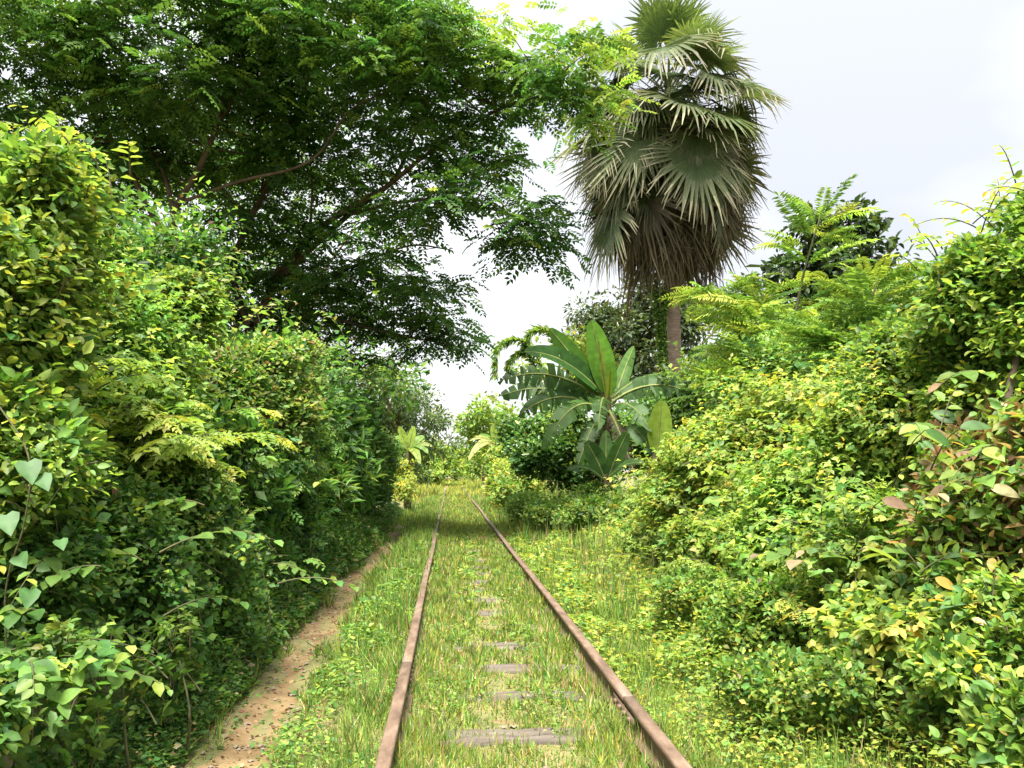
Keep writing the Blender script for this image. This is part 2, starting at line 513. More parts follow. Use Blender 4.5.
# ================================================================== THE SETTING
def grid_mesh(name, xs, ys, zf):
    X, Y = np.meshgrid(xs, ys, indexing='ij')
    V = np.stack([X, Y, zf(X, Y)], -1).reshape(-1, 3)
    a, b = len(xs), len(ys)
    i, j = np.meshgrid(np.arange(a - 1), np.arange(b - 1), indexing='ij')
    q = np.stack([i * b + j, (i + 1) * b + j, (i + 1) * b + j + 1, i * b + j + 1], -1).reshape(-1, 4)
    return mesh_np(name, V, [q], smooth=True)

xs = np.concatenate([[-2500, -800, -250, -80, -30, -14, -8, -5], np.arange(-4, 4.01, .12), [5, 8, 14, 30, 80, 250, 800, 2500]])
ys = np.concatenate([[-600, -100, -30, -10, -4], np.arange(-2, 14, .14), np.arange(14, 60, .5), [70, 90, 130, 200, 400, 900, 2500]])
g = obj('ground', grid_mesh('ground', xs, ys, gz), M['ground'])
tag(g, 'grassy brown earth under the track and thickets', None, None, 'structure')

# worn footpath: a strip of bare earth beside the track, with a ragged edge
py_ = np.arange(-2, 21, .07)
V, Q = [], []
K = 9
for i, y in enumerate(py_):
    w0 = .115 + .035 * math.sin(y * 2.1) + .03 * math.sin(y * 5.7 + 1) + .02 * math.sin(y * 13)
    w1 = .115 + .04 * math.sin(y * 1.7 + 2) + .03 * math.sin(y * 7.1) + .02 * math.sin(y * 17)
    fade = min(1, max(.12, (21 - y) / 5))
    c = float(path_x(y))
    for k in range(K):
        x = c - w0 * fade + (w0 + w1) * fade * k / (K - 1)
        edge = -.012 if k in (0, K - 1) else .006
        V.append((x, y, float(gz(x, y)) + edge + .008 * math.sin(x * 31 + y * 23) * math.sin(y * 17 - x * 9)))
for i in range(len(py_) - 1):
    for k in range(K - 1):
        a = i * K + k
        Q.append((a, a + 1, a + 1 + K, a + K))
pth = obj('path', mesh_np('path', np.array(V), [np.array(Q)], smooth=True), M['soil'])
tag(pth, 'narrow bare earth footpath between the rail and the left thicket', None, None, 'structure')

# scattered second rut, bare patches
def patch(cx, cy_, rx, ry):
    n = 18
    V = [(cx, cy_, float(gz(cx, cy_)) + .008)]
    for i in range(n):
        t = i * 2 * math.pi / n
        r = 1 + .22 * math.sin(3 * t + cx * 9) + .15 * math.sin(5 * t + cy_ * 3)
        x, y = cx + rx * r * math.cos(t), cy_ + ry * r * math.sin(t)
        V.append((x, y, float(gz(x, y)) - .006))
    f = [(0, 1 + i, 1 + (i + 1) % n) for i in range(n)]
    return np.array(V), np.array(f)
V, Q, n0 = [], [], 0
for k in range(14):
    y = 2.3 + k * .55 + rng.normal(0, .1)
    v, f = patch(-.86 - .006 * y + rng.normal(0, .03) - .012 * k, y, .05 + .035 * rng.random(), .18 + .15 * rng.random())
    V.append(v); Q.append(f + n0); n0 += len(v)
for k in range(16):
    y = 3 + k * 1.1 + rng.normal(0, .2)
    v, f = patch(rng.normal(.02, .08), y, .12 + .1 * rng.random(), .08 + .1 * rng.random())
    V.append(v); Q.append(f + n0); n0 += len(v)
rut = obj('bare_earth', mesh_np('bare_earth', np.vstack(V), [np.vstack(Q)], smooth=True), M['soil'])
tag(rut, 'small worn patches of bare earth in the grass', None, None, 'structure')

# ================================================================== RAILWAY TRACK
HALF = .53
track = thing('railway_track', 'rusty narrow gauge railway track half buried in grass', 'railway track', (0, 0, -.12))
prof = np.array([(-.027, -.003), (-.020, 0), (.020, 0), (.027, -.004), (.027, -.024), (.022, -.030), (.008, -.036), (.008, -.088),
                 (.047, -.100), (.05, -.108), (-.05, -.108), (-.047, -.100), (-.008, -.088), (-.008, -.036), (-.022, -.030), (-.027, -.024)])
def rail_mesh(side, y0, y1, seed):
    n = max(3, int((y1 - y0) / .35))
    V = []
    m = len(prof)
    for i in range(n + 1):
        y = y0 + (y1 - y0) * i / n
        dx = .006 * math.sin(y * .31 + side) + .004 * math.sin(y * .83 + 2 * side)
        dz = .004 * math.sin(y * .5 + side * 2)
        for (px, pz) in prof:
            V.append((side * HALF + dx + px, y, pz + dz))
    q = []
    for i in range(n):
        for k in range(m):
            a, b = i * m + k, i * m + (k + 1) % m
            q.append((a, b, b + m, a + m))
    return mesh_np('rail', np.array(V), [np.array(q), np.array([list(range(m))[::-1], [n * m + k for k in range(m)]])])
def box(x0, x1, y0, y1, z0, z1):
    V = np.array([(x, y, z) for x in (x0, x1) for y in (y0, y1) for z in (z0, z1)])
    q = np.array([(0, 1, 3, 2), (4, 6, 7, 5), (0, 4, 5, 1), (2, 3, 7, 6), (0, 2, 6, 4), (1, 5, 7, 3)])
    return V, q
for side, joints in ((-1, [-2, 4.66, 13.6, 22.5, 31.4, 44, 60]), (1, [-2, 3.9, 12.8, 21.7, 30.6, 44, 60])):
    for a, b in zip(joints[:-1], joints[1:]):
        r = obj('rail', rail_mesh(side, a + .005, b - .005, a), M['rust'], track)
        if 2 < b < 20:
            for s2 in (-1, 1):
                bm_V, bm_Q, nn = [], [], 0
                x = side * HALF + s2 * .0145
                V, q = box(min(x, x + s2 * .012), max(x, x + s2 * .012), b - .22, b + .22, -.086, -.042)
                bm_V.append(V); bm_Q.append(q); nn = 8
                for yb in (-.15, -.05, .05, .15):
                    V, q = box(min(x, x + s2 * .026), max(x, x + s2 * .026), b + yb - .012, b + yb + .012, -.075, -.053)
                    bm_V.append(V); bm_Q.append(q + nn); nn += 8
                obj('fishplate', mesh_np('fishplate', np.vstack(bm_V), [np.vstack(bm_Q)]), M['rust'], r)
def sleeper_mesh(y, yaw, ln, wd, seed):
    r = random.Random(seed)
    n, V, q = 22, [], []
    for i in range(n + 1):
        x = -ln / 2 + ln * i / n
        wob = r.uniform(-.008, .008); top = r.uniform(-.005, .003)
        pr = [(-wd / 2 + wob, -.15), (-wd / 2 + wob, .0 + top - .012), (-wd / 2 + .014 + wob, top), (-wd * .12, top - r.uniform(0, .006)), (wd * .15, top - r.uniform(0, .008)), (wd / 2 - .014 - wob, top), (wd / 2 - wob, top - .012), (wd / 2 - wob, -.15)]
        sink = .035 * max(0, (abs(x) - .34) / .4) ** 1.2
        for (yy, zz) in pr:
            zz = zz - sink
            V.append((x * math.cos(yaw) - yy * math.sin(yaw), y + x * math.sin(yaw) + yy * math.cos(yaw), -.111 + zz))
    for i in range(n):
        for k in range(7):
            a = i * 8 + k
            q.append((a, a + 1, a + 9, a + 8))
    return mesh_np('sleeper', np.array(V), [np.array(q), np.array([list(range(8))[::-1], [n * 8 + k for k in range(8)]])])
ys_sl = [2.50, 3.13, 3.74, 4.38, 5.0, 5.62, 6.28, 6.9, 7.55, 8.2, 8.8, 9.5, 10.1, 10.8, 11.4, 12.1, 12.7, 13.4]
for i, y in enumerate(ys_sl):
    obj('sleeper', sleeper_mesh(y, rng.normal(0, .02), 1.75 + rng.normal(0, .05), .17 + rng.normal(0, .015), i), M['sleeper'], track)

# ================================================================== GRASS AND GROUND COVER
def grass(name, label, X, Y, h, wd, spec, lean=.5, mat='grass', tpl='blade'):
    n = len(X)
    P = np.stack([X, Y, gz(X, Y) - .01], -1)
    a = rng.random(n) * 2 * math.pi
    l = np.abs(rng.normal(0, lean, n))
    D = nrm(np.stack([np.cos(a) * l, np.sin(a) * l, np.ones(n)], -1))
    b = a + rng.normal(0, .6, n)
    Nn = nrm(np.stack([np.cos(b), np.sin(b), np.full(n, .4)], -1))
    Lv = Leaves()
    Lv.add(P, D, Nn, h, wd, pick_cols(n, spec))
    o = Lv.build(name, tpl, M[mat])
    return tag(o, label, 'grass', None, 'stuff')

def logy(n, y0, y1):
    return np.exp(rng.uniform(math.log(y0), math.log(y1), n))

GS = [(3.2, TAN), (2, MID), (6, LT), (8, LIME), (2, YEL)]
# between the rails
n = 84000
Y = logy(n, 2.2, 34); X = rng.uniform(-.52, .52, n)
Y[:9000] = rng.uniform(2.2, 3.8, 9000)
tuft = np.sin(X * 13 + Y * 1.7) * np.sin(Y * 5.1 - X * 3) + np.sin(Y * 11 + X * 21) * .6
onsl = np.min(np.abs(Y[:, None] - np.array(ys_sl)[None]), 1) < .085 + .012 * Y * (Y > 6)
xc = X - .02 * np.sin(Y * 3)
bare = onsl & (np.abs(xc - .03) < .135 + .04 * np.sin(Y * 7)) & (Y < 14)
keep = (rng.random(n) < .75 + .3 * tuft) & ~(bare & (rng.random(n) < .85))
X, Y, tuft = X[keep], Y[keep], tuft[keep]
far = (Y / 4) ** .6
h = (.034 + .04 * np.abs(X) / .5 + .012 * tuft) * np.exp(rng.normal(0, .35, len(X))) * np.clip(far, .8, 1.5)
grass('grass', 'short yellow green grass growing between the two rails', X, Y, np.clip(h, .012, .12), .006 * np.clip(Y / 3.5, .8, 5), GS, .95)
# between left rail and path, and thin grass beyond the path
n = 60000
Y = logy(n, 2.0, 36); X = rng.uniform(-1.55, -.55, n)
dp = np.abs(X - path_x(Y))
tuft = np.sin(X * 11 + Y * 2.1) * np.sin(Y * 4.1 - X * 5) + .6 * np.sin(Y * 9 + X * 17)
keep = (dp > .15 + .05 * np.sin(Y * 6.3) + .05 * np.sin(Y * 2.9 + X * 9) + np.where(Y > 19, -1, 0)) & (rng.random(n) < .7 + .35 * tuft)
rutm = (np.abs(X + .90) < .06) & (Y < 9) & (rng.random(n) < .6)
keep &= ~rutm
X, Y, tuft, dp = X[keep], Y[keep], tuft[keep], dp[keep]
h = (.045 + .05 * np.clip((dp - .15) / .3, 0, 1) + .03 * tuft) * np.exp(rng.normal(0, .35, len(X))) * np.clip((Y / 4) ** .5, .8, 2.0)
grass('grass', 'green tufts of grass between left rail and footpath', X, Y, np.clip(h, .02, .24), .0048 * np.clip(Y / 3.5, .8, 6), [(1.6, TAN), (3, MID), (6, LT), (6, LIME), (.6, YEL)], .85)
# right verge: taller grass
n = 52000
Y = logy(n, 1.8, 36); X = .58 + np.abs(rng.normal(0, .75, n)) * np.clip(.55 + Y / 14, .6, 2)
tuft = np.sin(X * 7 + Y * 1.1) * np.sin(Y * 2.7 - X * 3)
keep = (X < 3.6) & (rng.random(n) < .75 + .3 * tuft)
X, Y, tuft = X[keep], Y[keep], tuft[keep]
h = (.05 + .11 * np.clip((X - .55) / 1.0, 0, 1) + .05 * tuft) * np.exp(rng.normal(0, .35, len(X))) * np.clip((Y / 5) ** .4, .8, 1.7)
grass('grass', 'longer grass on the verge right of the track', X, Y, np.clip(h, .03, .5), .0055 * np.clip(Y / 3.5, .8, 6), [(1.6, TAN), (2, MID), (6, LT), (7, LIME), (1, YEL)], .75)
# tall seeding grass
n = 9000
Y = rng.uniform(6.5, 17, n); X = 1.0 + rng.random(n) ** .8 * (1.0 + Y * .10)
keep = np.sin(X * 4 + Y) * np.sin(Y * 1.7) > -.45
X, Y = X[keep], Y[keep]
grass('tall_grass', 'tall thin straw and green grass below the banana plants', X, Y, .26 * np.exp(rng.normal(0, .35, len(X))), .007 * Y / 7, [(4, TAN), (3, LT), (3, LIME), (2, MID)], .35)
# grass at the far end of the line, sunlit glow put into its colours
n = 18000
Y = rng.uniform(30, 85, n); X = rng.normal(0, 2.2, n)
grass('grass', 'bright sunlit grass closing over the track far ahead', X, Y, .16 * np.exp(rng.normal(0, .4, n)) * np.where(np.abs(X) < .9, .7, 1.5), .05, [(1, TAN), (6, LIME), (2, LT), (5, YEL)], .9)

# small broad leaved weeds
def weeds(name, label, X, Y, hmax, size, spec, tpl='oval', mat='leaf'):
    n = len(X)
    z = gz(X, Y) + hmax * rng.random(n) ** .55
    a = rng.random(n) * 2 * math.pi
    D = nrm(np.stack([np.cos(a), np.sin(a), rng.normal(.1, .35, n)], -1))
    Nn = nrm(UP + rng.normal(0, .45, (n, 3)))
    s = size * np.exp(rng.normal(0, .3, n))
    Lv = Leaves(); Lv.add(np.stack([X, Y, z], -1), D, Nn, s, s * .62, pick_cols(n, spec))
    return tag(Lv.build(name, tpl, M[mat]), label, 'ground cover', None, 'stuff')

n = 56000
Y = logy(n, 1.9, 16); X = .59 + rng.random(n) ** .75 * np.clip(.5 + .16 * Y, .6, 1.9)
cl = np.sin(X * 6.3 + Y * 2.2) * np.sin(Y * 3.3 - X * 4.1)
keep = rng.random(n) < .65 + .5 * cl
X, Y, cl = X[keep], Y[keep], cl[keep]
weeds('weeds', 'low leafy weeds beside the right rail', X, Y, np.clip(.05 + .16 * (X - .55) + .07 * cl, .02, .4), .026 * np.clip(Y / 4, .85, 2.2), [(1, MID), (4, LT), (8, LIME), (2.6, YEL)], tpl='diamond')
n = 22000
Y = logy(n, 2.2, 22); X = rng.uniform(-1.05, -.56, n)
cl = np.sin(X * 8.3 + Y * 2.6) * np.sin(Y * 2.9 - X * 4.1)
keep = rng.random(n) < .25 + .9 * cl
X, Y, cl = X[keep], Y[keep], cl[keep]
weeds('weeds', 'small leafy weeds in the strip left of the rails', X, Y, np.clip(.07 + .06 * cl, .02, .2), .022 * np.clip(Y / 4, .85, 2.5), [(3, MID), (5, LT), (3, LIME)])
n = 24000
Y = logy(n, 2.4, 18); X = rng.uniform(-.5, .5, n)
cl = np.sin(X * 7.3 + Y * 1.6) * np.sin(Y * 2.1 - X * 6.1)
keep = (rng.random(n) < .8 * cl)
X, Y = X[keep], Y[keep]
weeds('weeds', 'tiny clover like weeds between the rails', X, Y, .05, .018 * np.clip(Y / 4, .85, 2.5), [(2, MID), (5, LT), (4, LIME), (.6, TAN)], tpl='diamond')
n = 30000
Y = logy(n, 1.9, 22); X = -1.33 - np.abs(rng.normal(0, .17, n)) - .01 * Y
keep = np.abs(X - path_x(Y)) > .16
X, Y = X[keep], Y[keep]
weeds('weeds', 'low weeds creeping out of the left thicket to the footpath', X, Y, np.clip((-1.30 - X) * .9, .03, .35), .026 * np.clip(Y / 4, .85, 2.4), [(2, DK), (5, MID), (4, LT), (.6, TAN)], tpl='diamond')
# leaf litter and pebbles on the path
n = 2200
Y = logy(n, 2, 18); X = path_x(Y) + rng.choice([-1, 1], n) * np.abs(rng.normal(.09, .07, n))
o = weeds('leaf_litter', 'dry brown leaf litter on the footpath', X, Y, .012, .022, [(5, BROWN), (2, TAN), (3, MID), (1.5, LT)], mat='matte')
o['category'] = 'leaf litter'
def pebbles():
    V, Fq, nn = [], [], 0
    ico = np.array([(0, 0, 1), (1, 0, 0), (0, 1, 0), (-1, 0, 0), (0, -1, 0), (.6, .6, .55), (-.6, .6, .5), (-.6, -.6, .55), (.6, -.6, .5)])
    f = np.array([(0, 1, 5), (0, 5, 2), (0, 2, 6), (0, 6, 3), (0, 3, 7), (0, 7, 4), (0, 4, 8), (0, 8, 1)])
    for k in range(420):
        y = float(logy(1, 2.2, 14)[0]); x = float(path_x(y)) + rng.normal(0, .12) if k % 4 else rng.normal(0, .3)
        s = .006 + .012 * rng.random() ** 2
        v = ico * s * (1 + rng.normal(0, .2, (9, 3))) * np.array([1.2, 1, .7]) + np.array([x, y, float(gz(x, y)) + .008])
        V.append(v); Fq.append(f + nn); nn += 9
    return mesh_np('pebbles', np.vstack(V), [np.vstack(Fq)], smooth=True)
tag(obj('pebbles', pebbles(), M['stone']), 'small pebbles strewn on the footpath', 'pebbles', None, 'stuff')

# ================================================================== TREES
def spray_crown(LV, centres, rad, spec, branchlets=8, per=5, leaf_len=.34, pairs=6, ll=.27, lw=.135, flat=.35):
    """feathery compound foliage in flat layered sprays around cluster centres"""
    n = len(centres)
    for b in range(branchlets):
        a = b * 2 * math.pi / branchlets + rng.random(n) * 1.2
        el = rng.normal(.05, flat, n)
        d = nrm(np.stack([np.cos(a), np.sin(a), el], -1))
        R = rad * np.exp(rng.normal(0, .25, n))
        for k in range(per):
            t = (k + .6) / per
            pos = centres + d * (R * t)[:, None] - UP * (.12 * R * t * t)[:, None] + rng.normal(0, .05, (n, 3))
            sg = 1 if (k % 2) else -1
            S = np.cross(d, UP)
            dd = nrm(d * .7 + sg * S * .8 - UP * .1 + rng.normal(0, .2, (n, 3)))
            col = pick_cols(n, spec, np.full(n, t))
            L = leaf_len * np.exp(np.clip(rng.normal(0, .18, n), -.35, .28))
            LV.add(*compound(pos, dd, UP + rng.normal(0, .3, (n, 3)), L, pairs, ll, lw, col, droop=.25))

def puff_crown(LV, centres, rad, per, leaf, spec, flat=.8, upn=.8):
    n = len(centres)
    d = rdir(n * per); r = rng.random((n * per, 1)) ** .45
    R = np.repeat(np.broadcast_to(rad, (n,)) * np.exp(rng.normal(0, .25, n)), per)[:, None]
    off = d * r * R * np.array([1, 1, flat])
    P = np.repeat(centres, per, 0) + off
    Nn = nrm(UP * upn + d * .5 + rng.normal(0, .5, d.shape))
    s = np.exp(rng.normal(0, .25, len(P)))
    LV.add(P, nrm(d + rng.normal(0, .6, d.shape) - UP * .3), Nn, leaf[0] * s, leaf[1] * s, pick_cols(len(P), spec, np.clip((off[:, 2] / (R[:, 0] * flat) + 1) / 2, 0, 1)))

def samp_ell(c, r, n, shell=.0):
    d = rdir(n); k = (shell + (1 - shell) * rng.random((n, 1))) ** (1 / 3)
    return c + d * k * r

def limb_tree(name, label, cat, limbs, centres, crown_fn, rad_twig=.02, group=None, tpl='diamond', mat='leaf', twig_from=0, bark='bark', thin=1.0):
    """limbs: list of polylines of (x,y,z,r); first is the trunk. centres: cluster centres to be joined to the limbs by twigs."""
    b = np.array(limbs[0][0][:3]); b[2] = float(gz(b[0], b[1]))
    root = thing(name, label, cat, b, group)
    nodes = []
    for i, L in enumerate(limbs):
        p = crom(np.array(L), max(8, 5 * len(L))); p[:, 3] *= thin
        wob = np.cumsum(rng.normal(0, .012, (len(p), 3)), 0) * np.clip(p[:, 3:4] / .1, .2, 1); wob[0] = 0
        q = p[:, :3] + wob
        t = Tubes(); t.add(q, np.maximum(p[:, 3], .006), 9 if i == 0 else 7)
        t.build('trunk' if i == 0 else 'branch', M[bark], root)
        if i >= twig_from: nodes.append(np.hstack([q, p[:, 3:4]]))
    nodes = np.vstack(nodes)
    tw = Tubes()
    if len(centres):
        for c in centres:
            dv = c - nodes[:, :3]
            cost = np.linalg.norm(dv, axis=1) + np.maximum(0, -dv[:, 2]) * .8 + np.random.default_rng(1).random(len(nodes)) * .15
            j = int(np.argmin(cost)); s = nodes[j, :3]; ln = np.linalg.norm(c - s)
            if ln < .1: continue
            mid = s * .5 + c * .5 + rng.normal(0, .07 * ln, 3) + UP * .05 * ln
            r0 = min(nodes[j, 3] * .7, rad_twig * (.5 + .35 * ln))
            pl = crom([s, mid, c], 6)
            tw.add(pl, np.linspace(r0, .004, 6), 4)
    tw.build('twigs', M[bark], root, 'stuff')
    LV = Leaves()
    crown_fn(LV, centres)
    LV.build('crown', tpl, M[mat], root, 'stuff')
    return root

def L_(*pts):
    """limb from (px, py, Y, radius) rows"""
    return [tuple(at(a, b, y)) + (r,) for a, b, y, r in pts]

def clusters(ells, dens):
    """ells: (px, py, Y, rx_px, ry_px, depth m)"""
    outp = []
    for (px, py, Y, rx, ry, dz) in ells:
        c = at(px, py, Y); k = Y / F
        r = np.array([rx * k, dz, ry * k])
        n = max(4, int(dens * rx * ry * dz / 9000))
        outp.append(samp_ell(c, r, n))
    return np.vstack(outp)

FEATH = [(3, (.028, .072, .02)), (5, (.053, .125, .028)), (3, (.09, .18, .036)), (.6, LIME)]
# --- the big spreading tree over the left thicket: two stems of one kind
cA = clusters([(40, 20, 12.5, 90, 45, 1.6), (170, 20, 13, 120, 60, 2.4), (110, 120, 14.5, 110, 50, 2.2), (215, 110, 14, 90, 60, 2.2),
               (300, 30, 13, 90, 55, 2.4), (60, 210, 16, 80, 50, 1.6), (150, 280, 16.5, 90, 45, 1.4), (230, 200, 17, 70, 40, 1.6), (20, 110, 13, 60, 50, 1.4), (150, 165, 15.5, 80, 40, 1.6)], 16)
limbsA = [L_((166, 480, 14, .17), (168, 330, 14, .14), (172, 256, 14, .12), (176, 205, 14, .11)),
          L_((176, 207, 14, .085), (200, 165, 13.8, .075), (222, 110, 13.5, .06), (232, 50, 13.3, .05), (243, -40, 13, .03)),
          L_((170, 245, 14, .075), (150, 212, 14.1, .065), (130, 170, 14.3, .055), (108, 130, 14.3, .045), (92, 50, 14, .03), (80, -30, 13.6, .02)),
          L_((178, 203, 14, .05), (240, 181, 13.6, .042), (310, 160, 13.2, .034), (352, 108, 13, .026), (415, 80, 12.8, .015)),
          L_((174, 210, 14, .06), (163, 175, 14.3, .05), (148, 150, 14.5, .04), (135, 95, 14.3, .03), (150, 20, 14, .018)),
          L_((168, 285, 14, .06), (110, 210, 14.8, .05), (70, 150, 15, .04), (30, 105, 14.8, .03), (-20, 70, 14.5, .02)),
          L_((214, 130, 13.6, .045), (262, 60, 13, .03), (300, 10, 12.6, .018))]
limb_tree('spreading_tree', 'large spreading tree with forked brown trunk above the left thicket', 'tree', limbsA, cA,
          lambda LV, c: spray_crown(LV, c, .75, FEATH), thin=.68, bark='dark_bark')
cB = clusters([(330, 100, 14, 90, 50, 2.2), (420, 70, 13, 80, 45, 2.0), (370, 20, 13.5, 90, 40, 2.0), (490, 75, 12.5, 60, 38, 1.4), (545, 85, 12, 40, 26, .9),
               (430, 150, 13.5, 95, 30, 1.8), (310, 250, 15.5, 95, 35, 2.0), (480, 212, 13, 75, 18, 1.0), (535, 228, 12.6, 32, 12, .6), (400, 215, 14, 50, 22, 1.2),
               (390, 285, 15, 70, 32, 1.8), (300, 320, 16, 110, 32, 1.8), (430, 340, 15.5, 38, 20, 1.0), (360, 345, 16, 55, 26, 1.4), (455, 105, 12.8, 80, 30, 1.4), (345, 180, 15.5, 60, 30, 1.2), (250, 290, 16, 80, 40, 1.8), (270, 170, 16.5, 90, 50, 1.6), (370, 310, 16.5, 85, 34, 1.8), (290, 300, 17, 80, 36, 1.6)], 16.5)
limbsB = [L_((250, 485, 16, .2), (252, 400, 16, .18), (258, 330, 16, .16), (282, 268, 15.8, .13)),
          L_((280, 272, 15.8, .11), (320, 225, 15.3, .09), (382, 188, 14.6, .07), (430, 150, 13.8, .05), (500, 108, 12.8, .035), (562, 90, 12, .016)),
          L_((278, 280, 15.8, .10), (320, 240, 15.5, .085), (350, 212, 15.2, .07), (392, 180, 14.8, .055), (420, 120, 14.2, .04), (440, 60, 13.6, .02)),
          L_((345, 216, 15.2, .055), (400, 203, 14.4, .045), (450, 200, 13.6, .035), (520, 218, 12.9, .022), (562, 238, 12.6, .01)),
          L_((268, 315, 15.9, .06), (312, 286, 15.6, .05), (360, 264, 15.3, .04), (409, 246, 15, .03), (450, 250, 14.6, .016)),
          L_((256, 345, 16, .12), (232, 270, 15.8, .10), (245, 225, 15.6, .09), (264, 188, 15.4, .075), (290, 130, 15, .06), (312, 60, 14.4, .035), (330, -20, 13.8, .02)),
          L_((262, 192, 15.4, .045), (267, 130, 15.2, .035), (270, 60, 14.8, .02)),
          L_((270, 300, 15.9, .07), (340, 320, 15.8, .05), (400, 335, 15.6, .035), (450, 345, 15.4, .015)),
          L_((310, 235, 15.4, .04), (312, 190, 15.1, .03), (308, 130, 14.7, .018))]
limb_tree('spreading_tree', 'large leaning tree with long limbs reaching right over the railway track', 'tree', limbsB, cB,
          lambda LV, c: spray_crown(LV, c, .72, FEATH), thin=.68, bark='dark_bark')
# lime young twig ends of the leaning tree in front of the palm
cT = np.array([at(600, 45, 11.8), at(575, 62, 11.9), at(612, 98, 11.7), at(592, 120, 11.8), at(565, 35, 12), at(500, 20, 12), at(480, 45, 12.2)])
tL = Leaves(); spray_crown(tL, cT, .42, [(4, LT), (4, LIME), (.5, YEL)], 7, 4, .3, 6)
rootB = [o for o in C.objects if o.name == 'spreading_tree.001'][0]
o = tL.build('young_leaves', 'diamond', M['leaf'], rootB, 'stuff'); o['label'] = 'lime green young leaves at the tips of the right limbs'
tw = Tubes()
for c in cT:
    s = at(545, 92, 12.1); tw.add(crom([s, (s + c) / 2 + UP * .08, c], 6), np.linspace(.014, .004, 6), 4)
tw.build('twigs', M['bark'], rootB, 'stuff')

def simple_tree(name, label, Y, ells, spec, leaf, per=90, rad=.7, dens=6, trunk=None, mat='leaf', tpl='diamond', group=None, upn=.8, bark='bark', r0=.15):
    """a rounder tree: trunk, a few limbs, leafy clusters"""
    cs = clusters(ells, dens)
    px, py = trunk
    b = at(px, 471, Y); b[2] = float(gz(b[0], b[1]))
    top = cs.mean(0)
    fork = b * .45 + top * .55; fork[:2] = b[:2] * .7 + top[:2] * .3
    limbs = [[(*b, r0), (*(b * .5 + fork * .5 + np.append(rng.normal(0, .1, 2), 0)), r0 * .85), (*fork, r0 * .7)]]
    far = cs[np.argsort(-np.linalg.norm(cs - fork, axis=1))]
    for e in far[:: max(1, len(far) // 7)][:8]:
        m_ = fork * .5 + e * .5 + UP * .15
        limbs.append([(*fork, r0 * .5), (*m_, r0 * .35), (*e, r0 * .1)])
    return limb_tree(name, label, 'tree', limbs, cs, lambda LV, c: puff_crown(LV, c, rad, per, leaf, spec, upn=upn), rad_twig=.03, tpl=tpl, mat=mat, group=group, bark=bark)

# lower storey behind the left thicket
simple_tree('understorey_tree', 'dark leafy tree in the shade under the spreading crowns', 19, [(300, 340, 19, 120, 45, 2.0), (200, 310, 19, 110, 60, 2.0), (90, 270, 19, 100, 75, 2), (385, 375, 19.5, 40, 30, 1.5), (200, 200, 20, 120, 60, 2), (320, 260, 20, 70, 50, 1.6)],
            [(2, DK), (5, MID), (3, LT), (1, LIME)], (.17, .085), 110, .8, 6, (260, 471), group=None)
simple_tree('grey_green_tree', 'fine leaved grey green tree at the left where the track disappears', 36,
            [(395, 400, 36, 42, 28, 2), (415, 425, 37, 34, 30, 2), (370, 390, 35, 40, 30, 2), (440, 445, 38, 22, 20, 1.5), (402, 455, 36, 50, 22, 2)],
            [(3, (.055, .10, .042)), (5, (.095, .15, .058)), (2, (.14, .18, .075))], (.20, .075), 230, .8, 40, (405, 471))
simple_tree('light_green_tree', 'pale light green tree in the middle distance beyond the track end', 50,
            [(482, 420, 50, 32, 18, 2.5), (468, 432, 50, 20, 14, 2), (505, 428, 51, 26, 18, 2.5), (480, 450, 50, 30, 14, 2)],
            [(1, MID), (5, LT), (5, LIME)], (.28, .15), 150, .9, 50, (485, 471))
simple_tree('round_dark_tree', 'round grey green tree directly behind the palm trunk', 34,
            [(628, 305, 34, 42, 32, 2.2), (610, 330, 34, 28, 26, 2), (650, 345, 34, 60, 40, 2.4), (690, 320, 35, 45, 36, 2.2), (725, 300, 36, 30, 24, 1.8), (620, 370, 34, 50, 30, 2)],
            [(4, (.035, .06, .026)), (5, (.06, .09, .036)), (2, (.10, .13, .05))], (.23, .11), 260, .9, 34, (650, 471), mat='glossy')
simple_tree('dark_leaved_tree', 'dark large leaved tree standing against the sky behind the feathery shrub', 23,
            [(822, 226, 23, 28, 20, 1.0), (858, 226, 23, 16, 20, .8), (840, 262, 23, 54, 28, 1.5), (878, 280, 23, 34, 24, 1.2), (795, 285, 23, 30, 26, 1.0), (840, 320, 23, 60, 30, 1.6), (780, 340, 23, 30, 30, 1.2), (900, 330, 23, 35, 25, 1.2), (850, 370, 23, 80, 30, 1.6)],
            [(5, (.022, .045, .014)), (5, (.04, .075, .02)), (1, LT)], (.24, .15), 75, .6, 95, (840, 471), mat='glossy', tpl='oval')
simple_tree('yellow_green_tree', 'yellow green layered tree between the banana leaves and the sky', 27,
            [(572, 345, 27, 40, 12, 1.4), (555, 370, 27, 36, 12, 1.4), (585, 362, 27, 34, 14, 1.4), (560, 395, 27, 50, 18, 1.5)],
            [(3, LT), (5, LIME), (2, YEL)], (.17, .08), 110, .55, 34, (570, 471))
simple_tree('far_right_tree', 'mid green tree behind the feathery shrubs right of the palm', 30,
            [(740, 310, 30, 30, 20, 1.6), (760, 340, 30, 50, 30, 2), (720, 370, 30, 50, 30, 2)],
            [(3, DK), (5, MID), (2, LT)], (.2, .09), 200, .8, 34, (740, 471))
# ================================================================== FAN PALM
PY = 25.0
pb = at(674, 471, PY); pb[2] = float(gz(pb[0], pb[1]))
palm = thing('fan_palm', 'tall fan palm with a thick skirt of drooping dead fronds', 'palm tree', pb)
ptop = at(668, 95, PY)
tp = crom([(*pb, .30), (*at(676, 400, PY), .22), (*at(673, 300, PY), .205), (*at(670, 180, PY), .20), (*ptop, .16)], 60)
tp[:, 3] += .012 * np.sin(np.arange(60) * 2.6)
t = Tubes(); t.add(tp[:, :3], tp[:, 3], 14); t.build('trunk', M['palm_bark'], palm)

